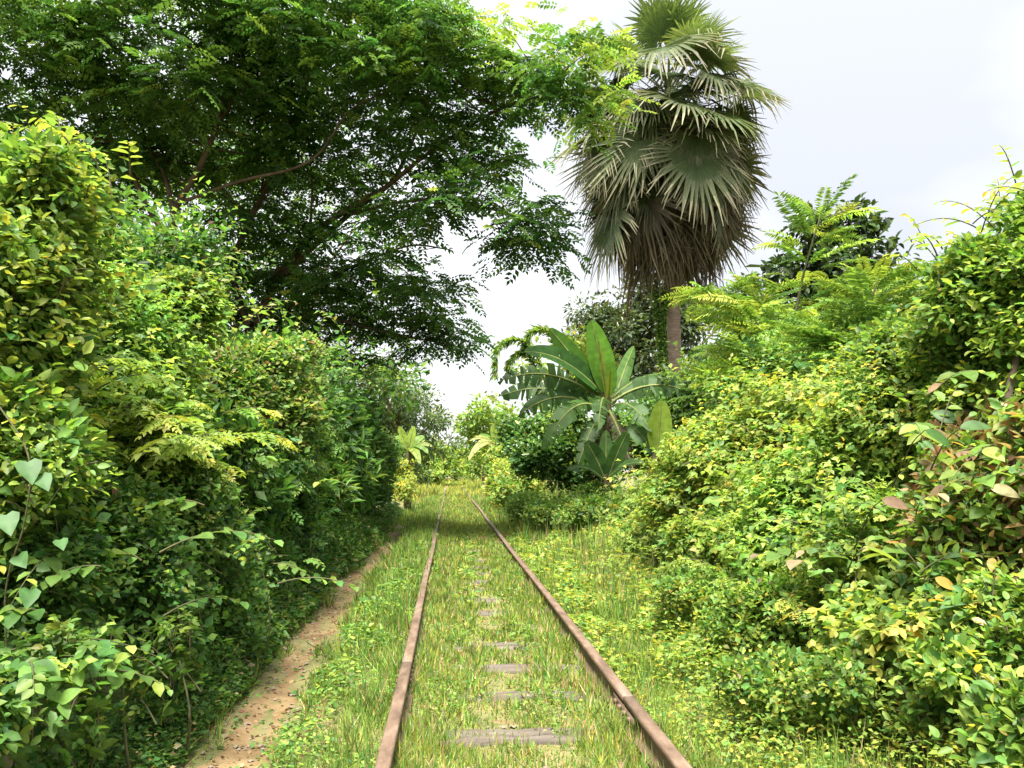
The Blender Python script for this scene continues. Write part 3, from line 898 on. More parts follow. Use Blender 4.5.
def frond_mesh(kind, seed, el=0.0):
    """fan blade at the end of a stalk; stalk along +Y, blade spreads in X, normal +Z; the blade hangs from the stalk by tilt"""
    r = np.random.default_rng(seed)
    stalk = {'up': 1.85, 'green': 2.0, 'mid': 2.1, 'dead': 1.75}[kind]
    R = {'up': 1.2, 'green': 1.35, 'mid': 1.35, 'dead': 1.4}[kind]
    nseg = {'up': 44, 'green': 40, 'mid': 36, 'dead': 26}[kind]
    span = {'up': 310, 'green': 270, 'mid': 235, 'dead': 150}[kind]
    droop = {'up': .08, 'green': .13, 'mid': .18, 'dead': .30}[kind]
    tilt = math.radians({'up': 18, 'green': 36, 'mid': 46, 'dead': 34}[kind] + r.normal(0, 13))
    cg = {'up': (.085, .145, .042), 'green': (.062, .105, .038), 'mid': (.062, .095, .037), 'dead': (.062, .056, .036)}[kind]
    ct = {'up': (.13, .18, .06), 'green': (.12, .145, .065), 'mid': (.17, .165, .105), 'dead': (.12, .10, .066)}[kind]
    V, Fq, Cq = [], [], []
    ns = 7
    for i in range(ns):
        y = stalk * i / (ns - 1); z = -.10 * (y / stalk) ** 2 * stalk
        wd = .045 - .022 * i / (ns - 1)
        V += [(-wd, y, z), (0, y, z - wd * .7), (wd, y, z), (0, y, z + wd * .3)]
    for i in range(ns - 1):
        for k in range(4):
            a = i * 4 + k; b = i * 4 + (k + 1) % 4
            Fq.append((a, b, b + 4, a + 4)); Cq.append((.18, .18, .07) if kind in ('up', 'green') else (.16, .11, .06))
    hub = np.array([0, stalk, -.10 * stalk])
    rs = [0.03, .26, .46, .75, 1.0]
    ct_, st_ = math.cos(tilt), math.sin(tilt)
    for s in range(nseg):
        a = math.radians(span) * ((s + .5) / nseg - .5)
        da = math.radians(span) / nseg
        Rl = R * (.78 + .22 * math.cos(a * .62)) * (1 + r.normal(0, .06))
        dr = droop * (1 + r.normal(0, .4))
        brk = r.random() < {'up': .12, 'green': .25, 'mid': .45, 'dead': .5}[kind]
        base = len(V)
        c0 = np.array(cg) * math.exp(r.normal(0, .12)); c1 = np.array(ct) * math.exp(r.normal(0, .25))
        tw_ = r.normal(0, .06 if kind != 'dead' else .2)
        for i, q in enumerate(rs):
            rad = Rl * q
            aa = a + tw_ * max(0, q - .5) * 1.2
            wd = [.5 * da * rad, .5 * da * rad, .5 * da * Rl * .50, .5 * da * Rl * .30, .003][i] * 1.02 + .002
            fall = .10 * Rl * max(0, q - .3) ** 2
            hang = dr * 1.6 * Rl * max(0, q - .34) ** 1.6
            if brk and i >= 3: hang += .42 * Rl * (q - .62) * (1 + r.random())
            rr = math.sqrt(max(.0004, rad * rad - min(hang, rad * .75) ** 2))
            cx, cyy = math.sin(aa) * rr, math.cos(aa) * rr
            tx, ty = math.cos(aa), -math.sin(aa)
            fold = .30 * wd
            # slight cup: sides of the fan lift
            cup = .10 * rad * abs(math.sin(aa))
            for ex, zz in ((-wd, fold), (0, -fold), (wd, fold)):
                x_, y_, z_ = cx + tx * ex, cyy + ty * ex, -fall + zz + cup
                V.append((hub[0] + x_, hub[1] + y_ * ct_ + z_ * st_ - hang * math.sin(el), hub[2] - y_ * st_ + z_ * ct_ - hang * math.cos(el)))
        for i in range(len(rs) - 1):
            u = [0.0, .05, .35, 1.0][i] if kind != 'dead' else [.2, .5, .8, 1.0][i]
            col = c0 * (1 - u) + c1 * u
            for k in (0, 1):
                a0 = base + i * 3 + k
                Fq.append((a0, a0 + 1, a0 + 4, a0 + 3)); Cq.append(tuple(col))
    me = mesh_np('frond', np.array(V), [np.array(Fq)], [np.array(Cq)])
    me.materials.append(M['palm'])
    return me

FR = {}
def put_frond(kind, attach, az, el, roll=0.0, s=1.0, i=None):
    """az: 0 = away along +Y, pi/2 = +X. el: elevation of the stalk; the tips hang by gravity"""
    cls = round(math.degrees(el) / 16)
    key = (kind, cls, int(rng.integers(3)))
    if key not in FR:
        FR[key] = frond_mesh(kind, hash((len(kind), cls + 20, key[2])) % 9999, math.radians(cls * 16))
    me = FR[key]
    o = bpy.data.objects.new('frond', me)
    C.objects.link(o); o.parent = palm
    d = np.array([math.cos(el) * math.sin(az), math.cos(el) * math.cos(az), math.sin(el)])
    side = np.array([math.cos(az), -math.sin(az), 0.0])
    n = np.cross(side, d)
    if n[2] < 0 and el < math.pi / 2: pass
    cr, sr = math.cos(roll), math.sin(roll)
    side, n = side * cr + n * sr, n * cr - side * sr
    p = attach - pb
    m = np.eye(4); m[:3, 0] = side * s; m[:3, 1] = d * s; m[:3, 2] = n * s; m[:3, 3] = p
    o.matrix_local = Matrix(m.tolist())
    return o

zt = ptop[2]
def atk(dz): return np.array([ptop[0], ptop[1], zt + dz])
# upright young fronds
for az, el, s in ((-1.5, 50, 1.1), (-.9, 68, 1.1), (-2.6, 66, .95), (1.5, 44, 1.05), (.9, 62, 1.1), (2.4, 78, 1.15), (-2.3, 78, 1.15), (3.0, 52, .9), (.1, 60, 1), (-1.9, 34, 1.0), (1.9, 60, 1.0), (-3.0, 70, 1.05), (2.7, 36, .9), (-1.2, 80, 1.1)):
    put_frond('up', atk(.1 * rng.random()), az + rng.normal(0, .08), math.radians(el), rng.normal(0, .35), s)
ga = 0
def ring(kind, nfr, dz0, dz1, el0, el1, s=1.0):
    global ga
    for k in range(nfr):
        u = (k + rng.random()) / nfr
        ga += 2.39996
        put_frond(kind, atk(dz0 + (dz1 - dz0) * u), ga + rng.normal(0, .2), math.radians(el0 + (el1 - el0) * u + rng.normal(0, 8)), rng.normal(0, .35), s * (1 + rng.normal(0, .14)))
ring('green', 34, -.1, -1.0, 26, -2, 1.0)
ring('mid', 44, -.4, -2.0, 14, -20, 1.08)
ring('mid', 26, -1.5, -2.6, -14, -38, 1.02)
ring('dead', 46, -1.2, -3.0, -4, -48, 1.0)
ring('dead', 30, -2.4, -3.5, -36, -62, .95)

# climbing vine on the palm trunk
vp = crom([at(664, 440, PY - .5), at(663, 370, PY - .45), at(661, 320, PY - .4), at(660, 285, PY - .35)], 30)
vb = np.array(vp[0]); vb[2] = float(gz(vb[0], vb[1]))
vine = thing('climbing_vine', 'green creeper hanging along the left side of the palm trunk', 'vine', vb)
t = Tubes(); t.add(np.vstack([vb, vp]), .018, 5); t.build('vine_stem', M['stem'], vine)
LV = Leaves()
u = rng.random(2600) ** .75
cp = vp[(u * 29).astype(int)]
rr = (.14 + .30 * np.clip((u - .7) / .3, 0, 1))[:, None]
d = rdir(2600)
LV.add(cp + d * rr * rng.random((2600, 1)), d - UP * .5, d + UP * .6, .11, .075, pick_cols(2600, [(2, DK), (4, MID), (4, LT), (2, LIME)]))
LV.build('foliage', 'oval', M['leaf'], vine, 'stuff')

# ================================================================== BANANA PLANTS
def banana_leaf(root, base, tip, width, sag=.15, face=None, tear=.3, col=MID, fold=.25, seed=0, droopside=.2, name='leaf'):
    """one banana blade from base to tip; sag lifts the middle of the midrib; face = rough direction of the upper side"""
    r = np.random.default_rng(seed)
    base, tip = np.asarray(base, float), np.asarray(tip, float)
    ln = np.linalg.norm(tip - base)
    mid = (base + tip) / 2 + UP * sag * ln
    ns = 26
    t = np.linspace(0, 1, ns + 1)[:, None]
    p = (1 - t) ** 2 * base + 2 * t * (1 - t) * (mid * 2 - (base + tip) / 2) + t ** 2 * tip
    d = nrm(np.gradient(p, axis=0))
    face = UP if face is None else np.asarray(face, float)
    S = nrm(np.cross(d, face)); Nn = np.cross(S, d)
    V, Fq, Cq = [], [], []
    tt = t[:, 0]
    prof_ = np.clip(np.sin(np.clip((tt - .07) / .93, 0, 1) ** .75 * math.pi) ** .55, 0, 1) * (tt > .06)
    col = np.array(col)
    rib = np.array([.22, .26, .08])
    # midrib
    for i in range(ns + 1):
        w_ = (.022 * (1 - tt[i]) + .003) * (1 + ln * .2)
        V += [p[i] - S[i] * w_ + Nn[i] * .003, p[i] + S[i] * w_ + Nn[i] * .003, p[i] - Nn[i] * w_ * 1.1]
    for i in range(ns):
        for k in range(3):
            a, b = i * 3 + k, i * 3 + (k + 1) % 3
            Fq.append((a, b, b + 3, a + 3)); Cq.append(rib)
    for sg in (1, -1):
        i = 1
        while i < ns:
            # strips torn apart along the veins
            run = 1
            while i + run < ns and r.random() > tear: run += 1
            ang = fold + r.normal(0, .10) - (droopside + r.normal(0, .15)) * (1 if tear > .25 else .4)
            drp = abs(r.normal(0, .25)) * (tear > .15)
            sh = r.normal(0, .05) * tear
            b0 = len(V)
            cs = col * math.exp(r.normal(0, .10))
            for m in range(run + 1):
                j = i + m
                wd = width * .5 * prof_[min(j, ns)]
                gap = .10 * tear if m in (0, run) and run > 0 else 0
                for q in (0, .5, 1.0):
                    dirv = S[j] * sg * math.cos(ang - drp * q) + Nn[j] * math.sin(ang - drp * q) + d[j] * .25
                    sl = d[j] * ((-1 if m == run else 1) * gap * q * ln / ns * 3.0 if gap else 0)
                    V.append(p[j] + dirv * wd * q + sl + d[j] * sh * q - UP * drp * wd * .5 * q * q)
            for m in range(run):
                for q in range(2):
                    a = b0 + m * 3 + q
                    f = (a, a + 1, a + 4, a + 3)
                    Fq.append(f if sg > 0 else f[::-1]); Cq.append(cs * (1.0 + .06 * (m % 2)))
            i += run
    me = mesh_np(name, np.array(V), [np.array(Fq)], [np.clip(np.array(Cq), 0, .8)], smooth=True)
    return obj(name, me, M['banana'], root)

def stemcol(root, pts, r0, r1, name='stem'):
    p = crom(pts, 14); t = Tubes(); t.add(p, np.linspace(r0, r1, 14), 9); return t.build(name, M['bstem'], root)

BY = 16.0
bb = at(606, 471, BY); bb[2] = float(gz(bb[0], bb[1]))
ban = thing('banana_plant', 'big banana plant with broad upright leaves right of the track', 'banana plant', bb)
stemcol(ban, [bb, at(606, 450, BY), at(607, 405, BY), at(607, 385, BY)], .15, .07)
FC = np.array([-.1, -1, .25])
BL = [  # base px,py,dY  tip px,py,dY  width sag face tear colour
    ((611, 402, 0), (591, 320, -.2), .50, .01, FC, .04, (.10, .21, .028)),
    ((603, 400, 0), (549, 328, -.1), .40, .03, (-.6, -1, .6), .08, (.085, .18, .026)),
    ((606, 398, 0), (524, 352, -.6), .46, .13, (0, -1, .6), .15, (.05, .12, .026)),
    ((604, 402, 0), (500, 381, -.3), .46, .15, (0, -1, .35), .7, (.075, .14, .045)),
    ((602, 408, 0), (498, 397, .3), .46, .13, (0, -1, .3), .7, (.07, .135, .045)),
    ((602, 412, 0), (518, 416, -.6), .44, .18, (0, -1, .3), .75, (.065, .13, .035)),
    ((604, 412, -.1), (543, 450, -1.1), .42, .24, (0, -1, .6), .6, (.09, .17, .038)),
    ((606, 402, -.1), (598, 432, -1.0), .34, .26, (0, -1, .8), .6, (.07, .15, .03)),
    ((612, 398, .1), (664, 374, .6), .36, .10, (0, -.4, 1), .35, (.08, .15, .04)),
    ((612, 402, 0), (708, 404, -.2), .44, .19, (0, -1, .35), .7, (.09, .16, .055)),
    ((612, 406, 0), (652, 432, -.9), .38, .20, (0, -.8, 1), .35, (.075, .15, .035)),
    ((607, 404, .1), (566, 350, .9), .36, .08, (0, -1, .5), .25, (.05, .12, .024)),
    ((613, 405, .1), (634, 346, .9), .28, .03, (0, -1, .4), .2, (.085, .17, .03)),
    ((606, 408, 0), (578, 466, -.8), .34, .10, (0, -.9, .6), .5, (.06, .12, .025)),
    ((609, 410, -.1), (633, 470, -.6), .30, .06, (0, -1, .4), .6, (.10, .07, .04)),
    ((606, 412, -.1), (594, 478, -.5), .26, .05, (0, -1, .4), .7, (.09, .065, .035)),
]
for k, (b_, t_, wd, sg, fc, te, cl) in enumerate(BL):
    banana_leaf(ban, at(b_[0], b_[1], BY + b_[2]), at(t_[0], t_[1], BY + t_[2]), wd * 1.06, sg, fc, te, tuple(np.array(cl) * np.array([.6, .68, .6] if k else [.9, .95, .9])), seed=k + 1)
for px, py, wd, cl in ((611, 380, .1, LIME), (598, 352, .05, (.2, .24, .06))):
    banana_leaf(ban, at(608, 405, BY), at(px, py - 12, BY - .3), wd + .12, .02, FC, .05, cl, fold=1.0, seed=px)

sk = at(655, 471, 15.2); sk[2] = float(gz(sk[0], sk[1]))
ban2 = thing('banana_plant', 'young banana plant with one bright upright yellow green leaf', 'banana plant', sk)
stemcol(ban2, [sk, at(655, 470, 15.2), at(656, 452, 15.2)], .09, .05)
for k, (b_, t_, wd, sg, fc, te, cl) in enumerate([
        ((657, 458, 0), (662, 400, -.1), .46, .0, FC, .03, (.17, .25, .035)),
        ((657, 456, 0), (712, 427, -.3), .40, .18, (0, -.5, 1), .25, (.07, .13, .045)),
        ((656, 458, 0), (700, 452, -.8), .36, .2, (0, -.6, 1), .3, (.05, .11, .035)),
        ((655, 458, 0), (628, 425, .4), .36, .14, (0, -.8, .8), .2, (.05, .11, .03))]):
    banana_leaf(ban2, at(b_[0], b_[1], 15.2 + b_[2]), at(t_[0], t_[1], 15.2 + t_[2]), wd, sg, fc, te, cl, seed=k + 40)

sk = at(605, 471, 14.6); sk[2] = float(gz(sk[0], sk[1]))
ban3 = thing('banana_plant', 'small dark banana sucker at the foot of the big banana plant', 'banana plant', sk)
stemcol(ban3, [sk, at(605, 485, 14.6), at(606, 474, 14.6)], .07, .04)
for k, (b_, t_, wd, sg, fc, te, cl) in enumerate([
        ((606, 482, 0), (586, 441, 0), .34, .06, FC, .06, (.04, .095, .022)),
        ((607, 482, 0), (628, 432, -.1), .30, .06, FC, .06, (.05, .115, .025)),
        ((606, 480, 0), (645, 464, -.4), .30, .16, (0, -.6, 1), .15, (.05, .11, .03)),
        ((606, 482, 0), (568, 470, -.4), .30, .16, (0, -.6, 1), .2, (.04, .09, .025)),
        ((606, 480, 0), (606, 430, .2), .26, .02, FC, .05, (.045, .10, .022))]):
    banana_leaf(ban3, at(b_[0], b_[1], 14.6 + b_[2]), at(t_[0], t_[1], 14.6 + t_[2]), wd, sg, fc, te, cl, seed=k + 60)

def far_banana(label, px, py, Y, spec, wd=.5):
    b = at(px, 471, Y); b[2] = float(gz(b[0], b[1]))
    root = thing('banana_plant', label, 'banana plant', b)
    crown_ = at(px, py, Y)
    stemcol(root, [b, (b + crown_) / 2, crown_], .12, .06)
    for k, (dx, dy, dY, te, cl, sg) in enumerate(spec):
        banana_leaf(root, crown_ - UP * .05, at(px + dx, py + dy, Y + dY), wd, sg, (0, -.7, .8) if sg > .05 else FC, te, cl, seed=k + int(px))
far_banana('small pale banana plant at the end of the left thicket', 408, 450, 25,
           [(-9, -24, 0, .05, LIME, .02), (6, -24, 0, .05, LIME, .02), (24, -4, -.5, .3, (.2, .25, .08), .2), (-16, -2, -.4, .3, MID, .2), (12, 14, -.8, .3, LIME, .25), (16, -14, .3, .1, LT, .1), (20, 4, -.6, .3, LT, .3), (-12, -14, .2, .2, LT, .1)], .26)
far_banana('yellowish banana plant beyond the big banana on the right', 498, 447, 27,
           [(-19, -12, 0, .1, LT, .1), (-29, -6, -.4, .25, (.26, .28, .09), .22), (-30, 14, -.8, .25, (.28, .29, .10), .3), (-6, -22, 0, .05, LIME, .02), (17, -22, 0, .05, LIME, .02), (18, -6, -.4, .3, LT, .2), (-12, 22, -.8, .2, (.24, .27, .08), .25), (-22, -2, .4, .3, LT, .3), (8, -14, .3, .2, LT, .15)], .27)

# ================================================================== ARCHING FEATHERY FRONDS (left of the big banana)
ab = at(548, 471, 18.5); ab[2] = float(gz(ab[0], ab[1]))
arch = thing('arching_fern_palm', 'feathery fronds arching over beside the banana plant against the sky', 'palm', ab)
def arch_frond(pts, leafl, wd, spec, n=120):
    p = crom([at(*q) for q in pts], 60)
    t = Tubes(); t.add(p, np.linspace(.022, .005, 60), 5)
    o = t.build('frond', M['stem'], arch)
    LV = Leaves()
    u = np.linspace(.3, .995, n); idx = (u * 59).astype(int)
    d = nrm(np.gradient(p, axis=0))[idx]
    for rep in range(4):
        a = rng.random(n) * 2 * math.pi
        s1 = nrm(np.cross(d, np.array([0, 1.0, .1]))); s2 = np.cross(d, s1)
        v = s1 * np.cos(a)[:, None] + s2 * np.sin(a)[:, None]
        LV.add(p[idx] + rng.normal(0, .01, (n, 3)), d * .7 + v * .7 - UP * .25, UP + rng.normal(0, .5, (n, 3)), leafl * np.exp(rng.normal(0, .25, n)), wd, pick_cols(n, spec))
    LV.build('leaflets', 'diamond', M['leaf'], o, 'stuff')
AS = [(1, MID), (5, LT), (5, LIME)]
arch_frond([(556, 470, 18.5), (548, 400, 18.4), (535, 352, 18.2), (515, 340, 18), (497, 350, 17.8), (494, 378, 17.7)], .15, .03, AS)
arch_frond([(560, 470, 18.5), (562, 400, 18.5), (556, 345, 18.5), (545, 330, 18.4), (530, 333, 18.3), (525, 352, 18.2)], .15, .03, AS)
arch_frond([(552, 470, 18.5), (545, 410, 18.4), (536, 368, 18.3), (522, 353, 18.2), (510, 362, 18.0), (508, 374, 18)], .14, .03, AS)
arch_frond([(562, 470, 18.5), (570, 400, 18.6), (574, 350, 18.8), (566, 338, 18.9), (556, 345, 19)], .14, .03, AS)

# ================================================================== FEATHERY SHRUBS (right of the palm)
def feather_shrub(label, stems, nleaf, flen, spec, seedY):
    b = at(stems[0][0][0], 471, seedY); b[2] = float(gz(b[0], b[1]))
    root = thing('feathery_shrub', label, 'shrub', b, 'feathery shrubs right of the palm')
    LV = Leaves()
    for st in stems:
        p = crom([at(*q) for q in st], 40)
        p0 = np.array([p[0][0], p[0][1], gz(p[0][0], p[0][1]) - .05])
        t = Tubes(); t.add(np.vstack([p0, p]), np.linspace(.03, .006, 41), 6); t.build('branch', M['stem'], root)
        n = nleaf
        u = rng.random(n) ** .7; idx = (u * 38.9).astype(int)
        P = p[idx]
        # side twig then fronds
        a = rng.random(n) * 2 * math.pi
        out_ = np.stack([np.cos(a), np.sin(a), rng.normal(.15, .25, n)], -1)
        off = (.03 + .45 * rng.random(n) * (1.1 - u))[:, None]
        P = P + out_ * off
        D = nrm(out_ + nrm(np.gradient(p, axis=0))[idx] * .5 * u[:, None])
        L = flen * np.exp(rng.normal(0, .25, n))
        col = pick_cols(n, spec, u)
        # bipinnate: a frond whose pinnae are dense rows of narrow leaflets
        LV.add(*compound(P, D, UP + rng.normal(0, .35, (n, 3)), L, 20, .15, .036, col, droop=.22, ang=68))
    LV.build('foliage', 'diamond', M['matte'], root, 'stuff')
    return root
FS = [(2, MID), (5, LT), (5, LIME)]
feather_shrub('feathery shrub with one tall leader in front of the dark tree', [
    [(800, 440, 11), (790, 360, 11), (800, 290, 11), (813, 240, 11), (822, 212, 11)],
    [(810, 440, 11), (830, 350, 11), (855, 310, 11), (868, 285, 11)],
    [(790, 440, 11), (770, 370, 11), (760, 330, 11), (745, 300, 11)],
    [(805, 440, 11), (780, 390, 10.6), (800, 340, 10.4), (830, 320, 10.2)]], 62, .56, FS, 11)
feather_shrub('feathery shrub whose pale top arches towards the palm trunk', [
    [(745, 450, 12.5), (745, 380, 12.5), (738, 330, 12.5), (722, 298, 12.4), (700, 294, 12.3)],
    [(745, 450, 12.5), (758, 380, 12.5), (755, 330, 12.5), (765, 290, 12.5)],
    [(740, 450, 12.5), (735, 415, 12.5), (730, 390, 12.5), (728, 375, 12.4)],
    [(750, 450, 12), (770, 400, 12), (780, 350, 12), (795, 320, 12)]], 85, .55, FS, 12.5)
feather_shrub('feathery shrub leaning right behind the tall right bush', [
    [(890, 430, 8), (880, 360, 8), (870, 310, 8), (880, 275, 8)],
    [(900, 430, 8), (910, 350, 8), (930, 310, 8), (940, 285, 8)],
    [(880, 430, 8), (850, 380, 8), (835, 350, 8), (825, 330, 8)],
    [(900, 430, 7.5), (930, 380, 7.5), (955, 350, 7.4), (975, 330, 7.3)]], 110, .42, [(3, MID), (5, LT), (3, LIME)], 8)

# ================================================================== LEFT THICKET
S_LIME = [(1.5, MID), (5, LT), (7, LIME), (.9, YEL)]
S_MID = [(1.5, DK), (5, MID), (4, LT), (1, LIME), (.15, BROWN)]
S_DARK = [(3, DK), (5, MID), (2, LT)]
GL = 'shrubs of the left thicket'
GR = 'shrubs of the right bank'
def LB(px, py, Y, r): return (at(px, py, Y), r)

shrub('vine_covered_bush', 'tall bright lime green bush at the left edge', 'bush', [LB(5, 235, 3.4, (.42, .4, .40)), LB(60, 205, 3.6, (.22, .3, .24)), LB(-30, 330, 3.2, (.42, .4, .45)), LB(30, 310, 3.5, (.28, .3, .35)), LB(-10, 470, 3.2, .4)],
      tpl='oval', spec=S_LIME, leaf=(.05, .03), dens=3700, shoot=.3, nodes=7, parts=150, group=GL, droop=.35)
shrub('compound_leaved_bush', 'yellow green bush with fan shaped leaf sprays under the left tree trunk', 'bush', [LB(120, 330, 4.8, (.45, .45, .36)), LB(175, 310, 5.2, (.28, .35, .26)), LB(70, 390, 4.5, (.4, .4, .4)), LB(150, 420, 4.7, (.42, .4, .42)), LB(120, 520, 4.5, .5)],
      style='tri', spec=[(2, MID), (5, LT), (4, LIME), (.6, YEL)], tpl='diamond', leaf=(.042, .027), dens=5600, shoot=.28, nodes=6, parts=120, group=GL, up=.5)
shrub('small_leaved_shrub', 'dark green small leaved shrub above the lower left herbs', 'shrub', [LB(100, 560, 3.9, (.42, .4, .35)), LB(190, 520, 4.6, (.42, .4, .4)), LB(170, 610, 4.0, (.34, .35, .28)), LB(20, 600, 3.2, (.3, .3, .3)), LB(250, 560, 5.0, (.35, .4, .35))],
      tpl='diamond', spec=S_MID, leaf=(.042, .029), dens=4600, shoot=.24, nodes=7, parts=120, group=GL)
shrub('broad_leaved_herb', 'low light green broad leaved herbs in the lower left corner', 'herb', [LB(40, 700, 2.75, (.28, .25, .2)), LB(120, 680, 3.1, (.28, .25, .2)), LB(-20, 740, 2.5, (.22, .25, .2)), LB(90, 750, 2.75, (.22, .2, .13)), LB(190, 660, 3.6, (.2, .25, .18))],
      style='tri', spec=[(1, DK), (4, MID), (6, LT), (2, LIME)], leaf=(.042, .028), dens=3400, shoot=.18, nodes=5, parts=150, group=GL, up=1.0, stems=6)
shrub('flowering_shrub', 'shrub with pale reddish young shoots rising before the dark tree', 'shrub', [LB(250, 370, 7, (.5, .5, .3)), LB(310, 365, 7.6, (.42, .5, .32)), LB(215, 400, 6.6, (.4, .4, .4)), LB(280, 420, 7, (.5, .5, .4))],
      spec=[(3, MID), (4, LT), (3, (.18, .22, .06)), (1.2, (.26, .25, .12)), (.5, RED)], tpl='diamond', leaf=(.058, .036), dens=2600, shoot=.45, nodes=9, parts=60, group=GL, up=1.0)
shrub('drooping_shrub', 'mid green shrub with drooping leafy branches halfway along the left thicket', 'shrub', [LB(270, 440, 7.2, (.6, .6, .5)), LB(310, 420, 8.6, (.55, .6, .45)), LB(225, 500, 6.2, (.5, .5, .4)), LB(270, 520, 7.5, (.5, .7, .4)), LB(215, 450, 6, (.45, .5, .4))],
      style='pinnate', spec=S_MID + [(2, LT)], tpl='diamond', leaf=(.15, .30), pairs=4, dens=3200, shoot=.4, nodes=6, parts=40, group=GL, droop=.5)
shrub('leafy_shrub', 'low leafy shrub along the footpath below the drooping shrub', 'shrub', [LB(216, 590, 5.3, (.3, .5, .25)), LB(265, 562, 6.6, (.32, .6, .28)), LB(300, 535, 8.4, (.38, .9, .35))],
      tpl='diamond', spec=S_MID, leaf=(.046, .03), dens=3600, shoot=.24, nodes=6, parts=60, group=GL)
shrub('dark_thicket_bush', 'dark shaded bush with long narrow leaves beneath the overhanging tree', 'bush', [LB(318, 440, 11, (.8, 1.0, .7)), LB(338, 480, 12.5, (.7, 1.0, .6)), LB(305, 480, 10, (.6, .9, .6)), LB(350, 462, 14.5, (.75, 1.2, .7))],
      spec=S_MID, leaf=(.19, .032), dens=900, shoot=.5, nodes=7, group=GL, tpl='diamond', droop=.5)
shrub('shaded_shrub', 'shaded shrub farther along the footpath under the tree', 'shrub', [LB(362, 495, 16, (.6, 1.2, .5)), LB(368, 475, 18.5, (.8, 1.4, .8)), LB(374, 455, 20.5, (.9, 1.4, .75))],
      spec=S_MID, leaf=(.10, .055), dens=620, shoot=.45, nodes=7, group=GL, tpl='diamond')
shrub('sunlit_bush', 'bright yellow green bush where the footpath ends', 'bush', [LB(414, 487, 24, (.6, .9, .45)), LB(426, 482, 28, (.6, 1.0, .5)), LB(404, 478, 25, (.6, .9, .6))],
      spec=[(2, LT), (5, LIME), (5, YEL)], leaf=(.12, .07), dens=480, shoot=.4, nodes=6, group=GL, tpl='diamond')  # sunlit glow of the track end put into the lime and yellow leaves
shrub('backdrop_bush', 'deep shaded bush filling the back of the left thicket', 'bush', [LB(40, 420, 6.5, (1.2, 1, 1.1)), LB(180, 420, 8.5, (1.2, 1, 1.1)), LB(300, 420, 11, (1.4, 1.2, 1.2)), LB(335, 425, 15, (1.1, 1.5, .95))],
      spec=S_DARK, leaf=(.11, .065), dens=520, shoot=.5, nodes=7, group=GL, tpl='diamond')
shrub('backdrop_bush', 'tall shaded bush behind the bright bush at the left edge', 'bush', [LB(20, 250, 7.0, (.9, .8, .9)), LB(-60, 330, 5.0, (.8, .7, .9)), LB(120, 290, 9.5, (1.2, 1, 1.0))],
      spec=S_MID, leaf=(.10, .06), dens=600, shoot=.5, nodes=7, group=GL, tpl='diamond')

def XL(x, y, z, r): return (np.array([x, y, float(gz(x, y)) + z]), r)
shrub('fringe_herb', 'low green herbs lining the near left edge of the footpath', 'herb', [XL(-1.56, 2.75, .1, (.16, .25, .16)), XL(-1.56, 3.2, .14, (.18, .25, .2)), XL(-1.54, 3.65, .1, (.16, .25, .17)), XL(-1.6, 4.1, .14, (.2, .28, .22)), XL(-1.56, 4.6, .1, (.16, .28, .18))],
      spec=[(1, DK), (5, MID), (5, LT), (1, LIME), (.3, TAN)], tpl='diamond', leaf=(.038, .024), dens=4200, shoot=.16, nodes=6, parts=60, group=GL, stems=3)
shrub('fringe_herb', 'low herbs lining the left edge of the footpath farther along', 'herb', [XL(-1.58, 5.2, .12, (.18, .35, .2)), XL(-1.6, 5.9, .14, (.2, .4, .24)), XL(-1.6, 6.7, .14, (.2, .45, .25)), XL(-1.62, 7.6, .15, (.2, .5, .28)), XL(-1.64, 8.6, .15, (.22, .6, .3)), XL(-1.66, 9.8, .18, (.25, .7, .35)), XL(-1.68, 11.2, .18, (.25, .8, .4))],
      spec=[(1, DK), (5, MID), (4, LT), (1, LIME), (.3, TAN)], tpl='diamond', leaf=(.048, .03), dens=2300, shoot=.2, nodes=6, group=GL, stems=3)

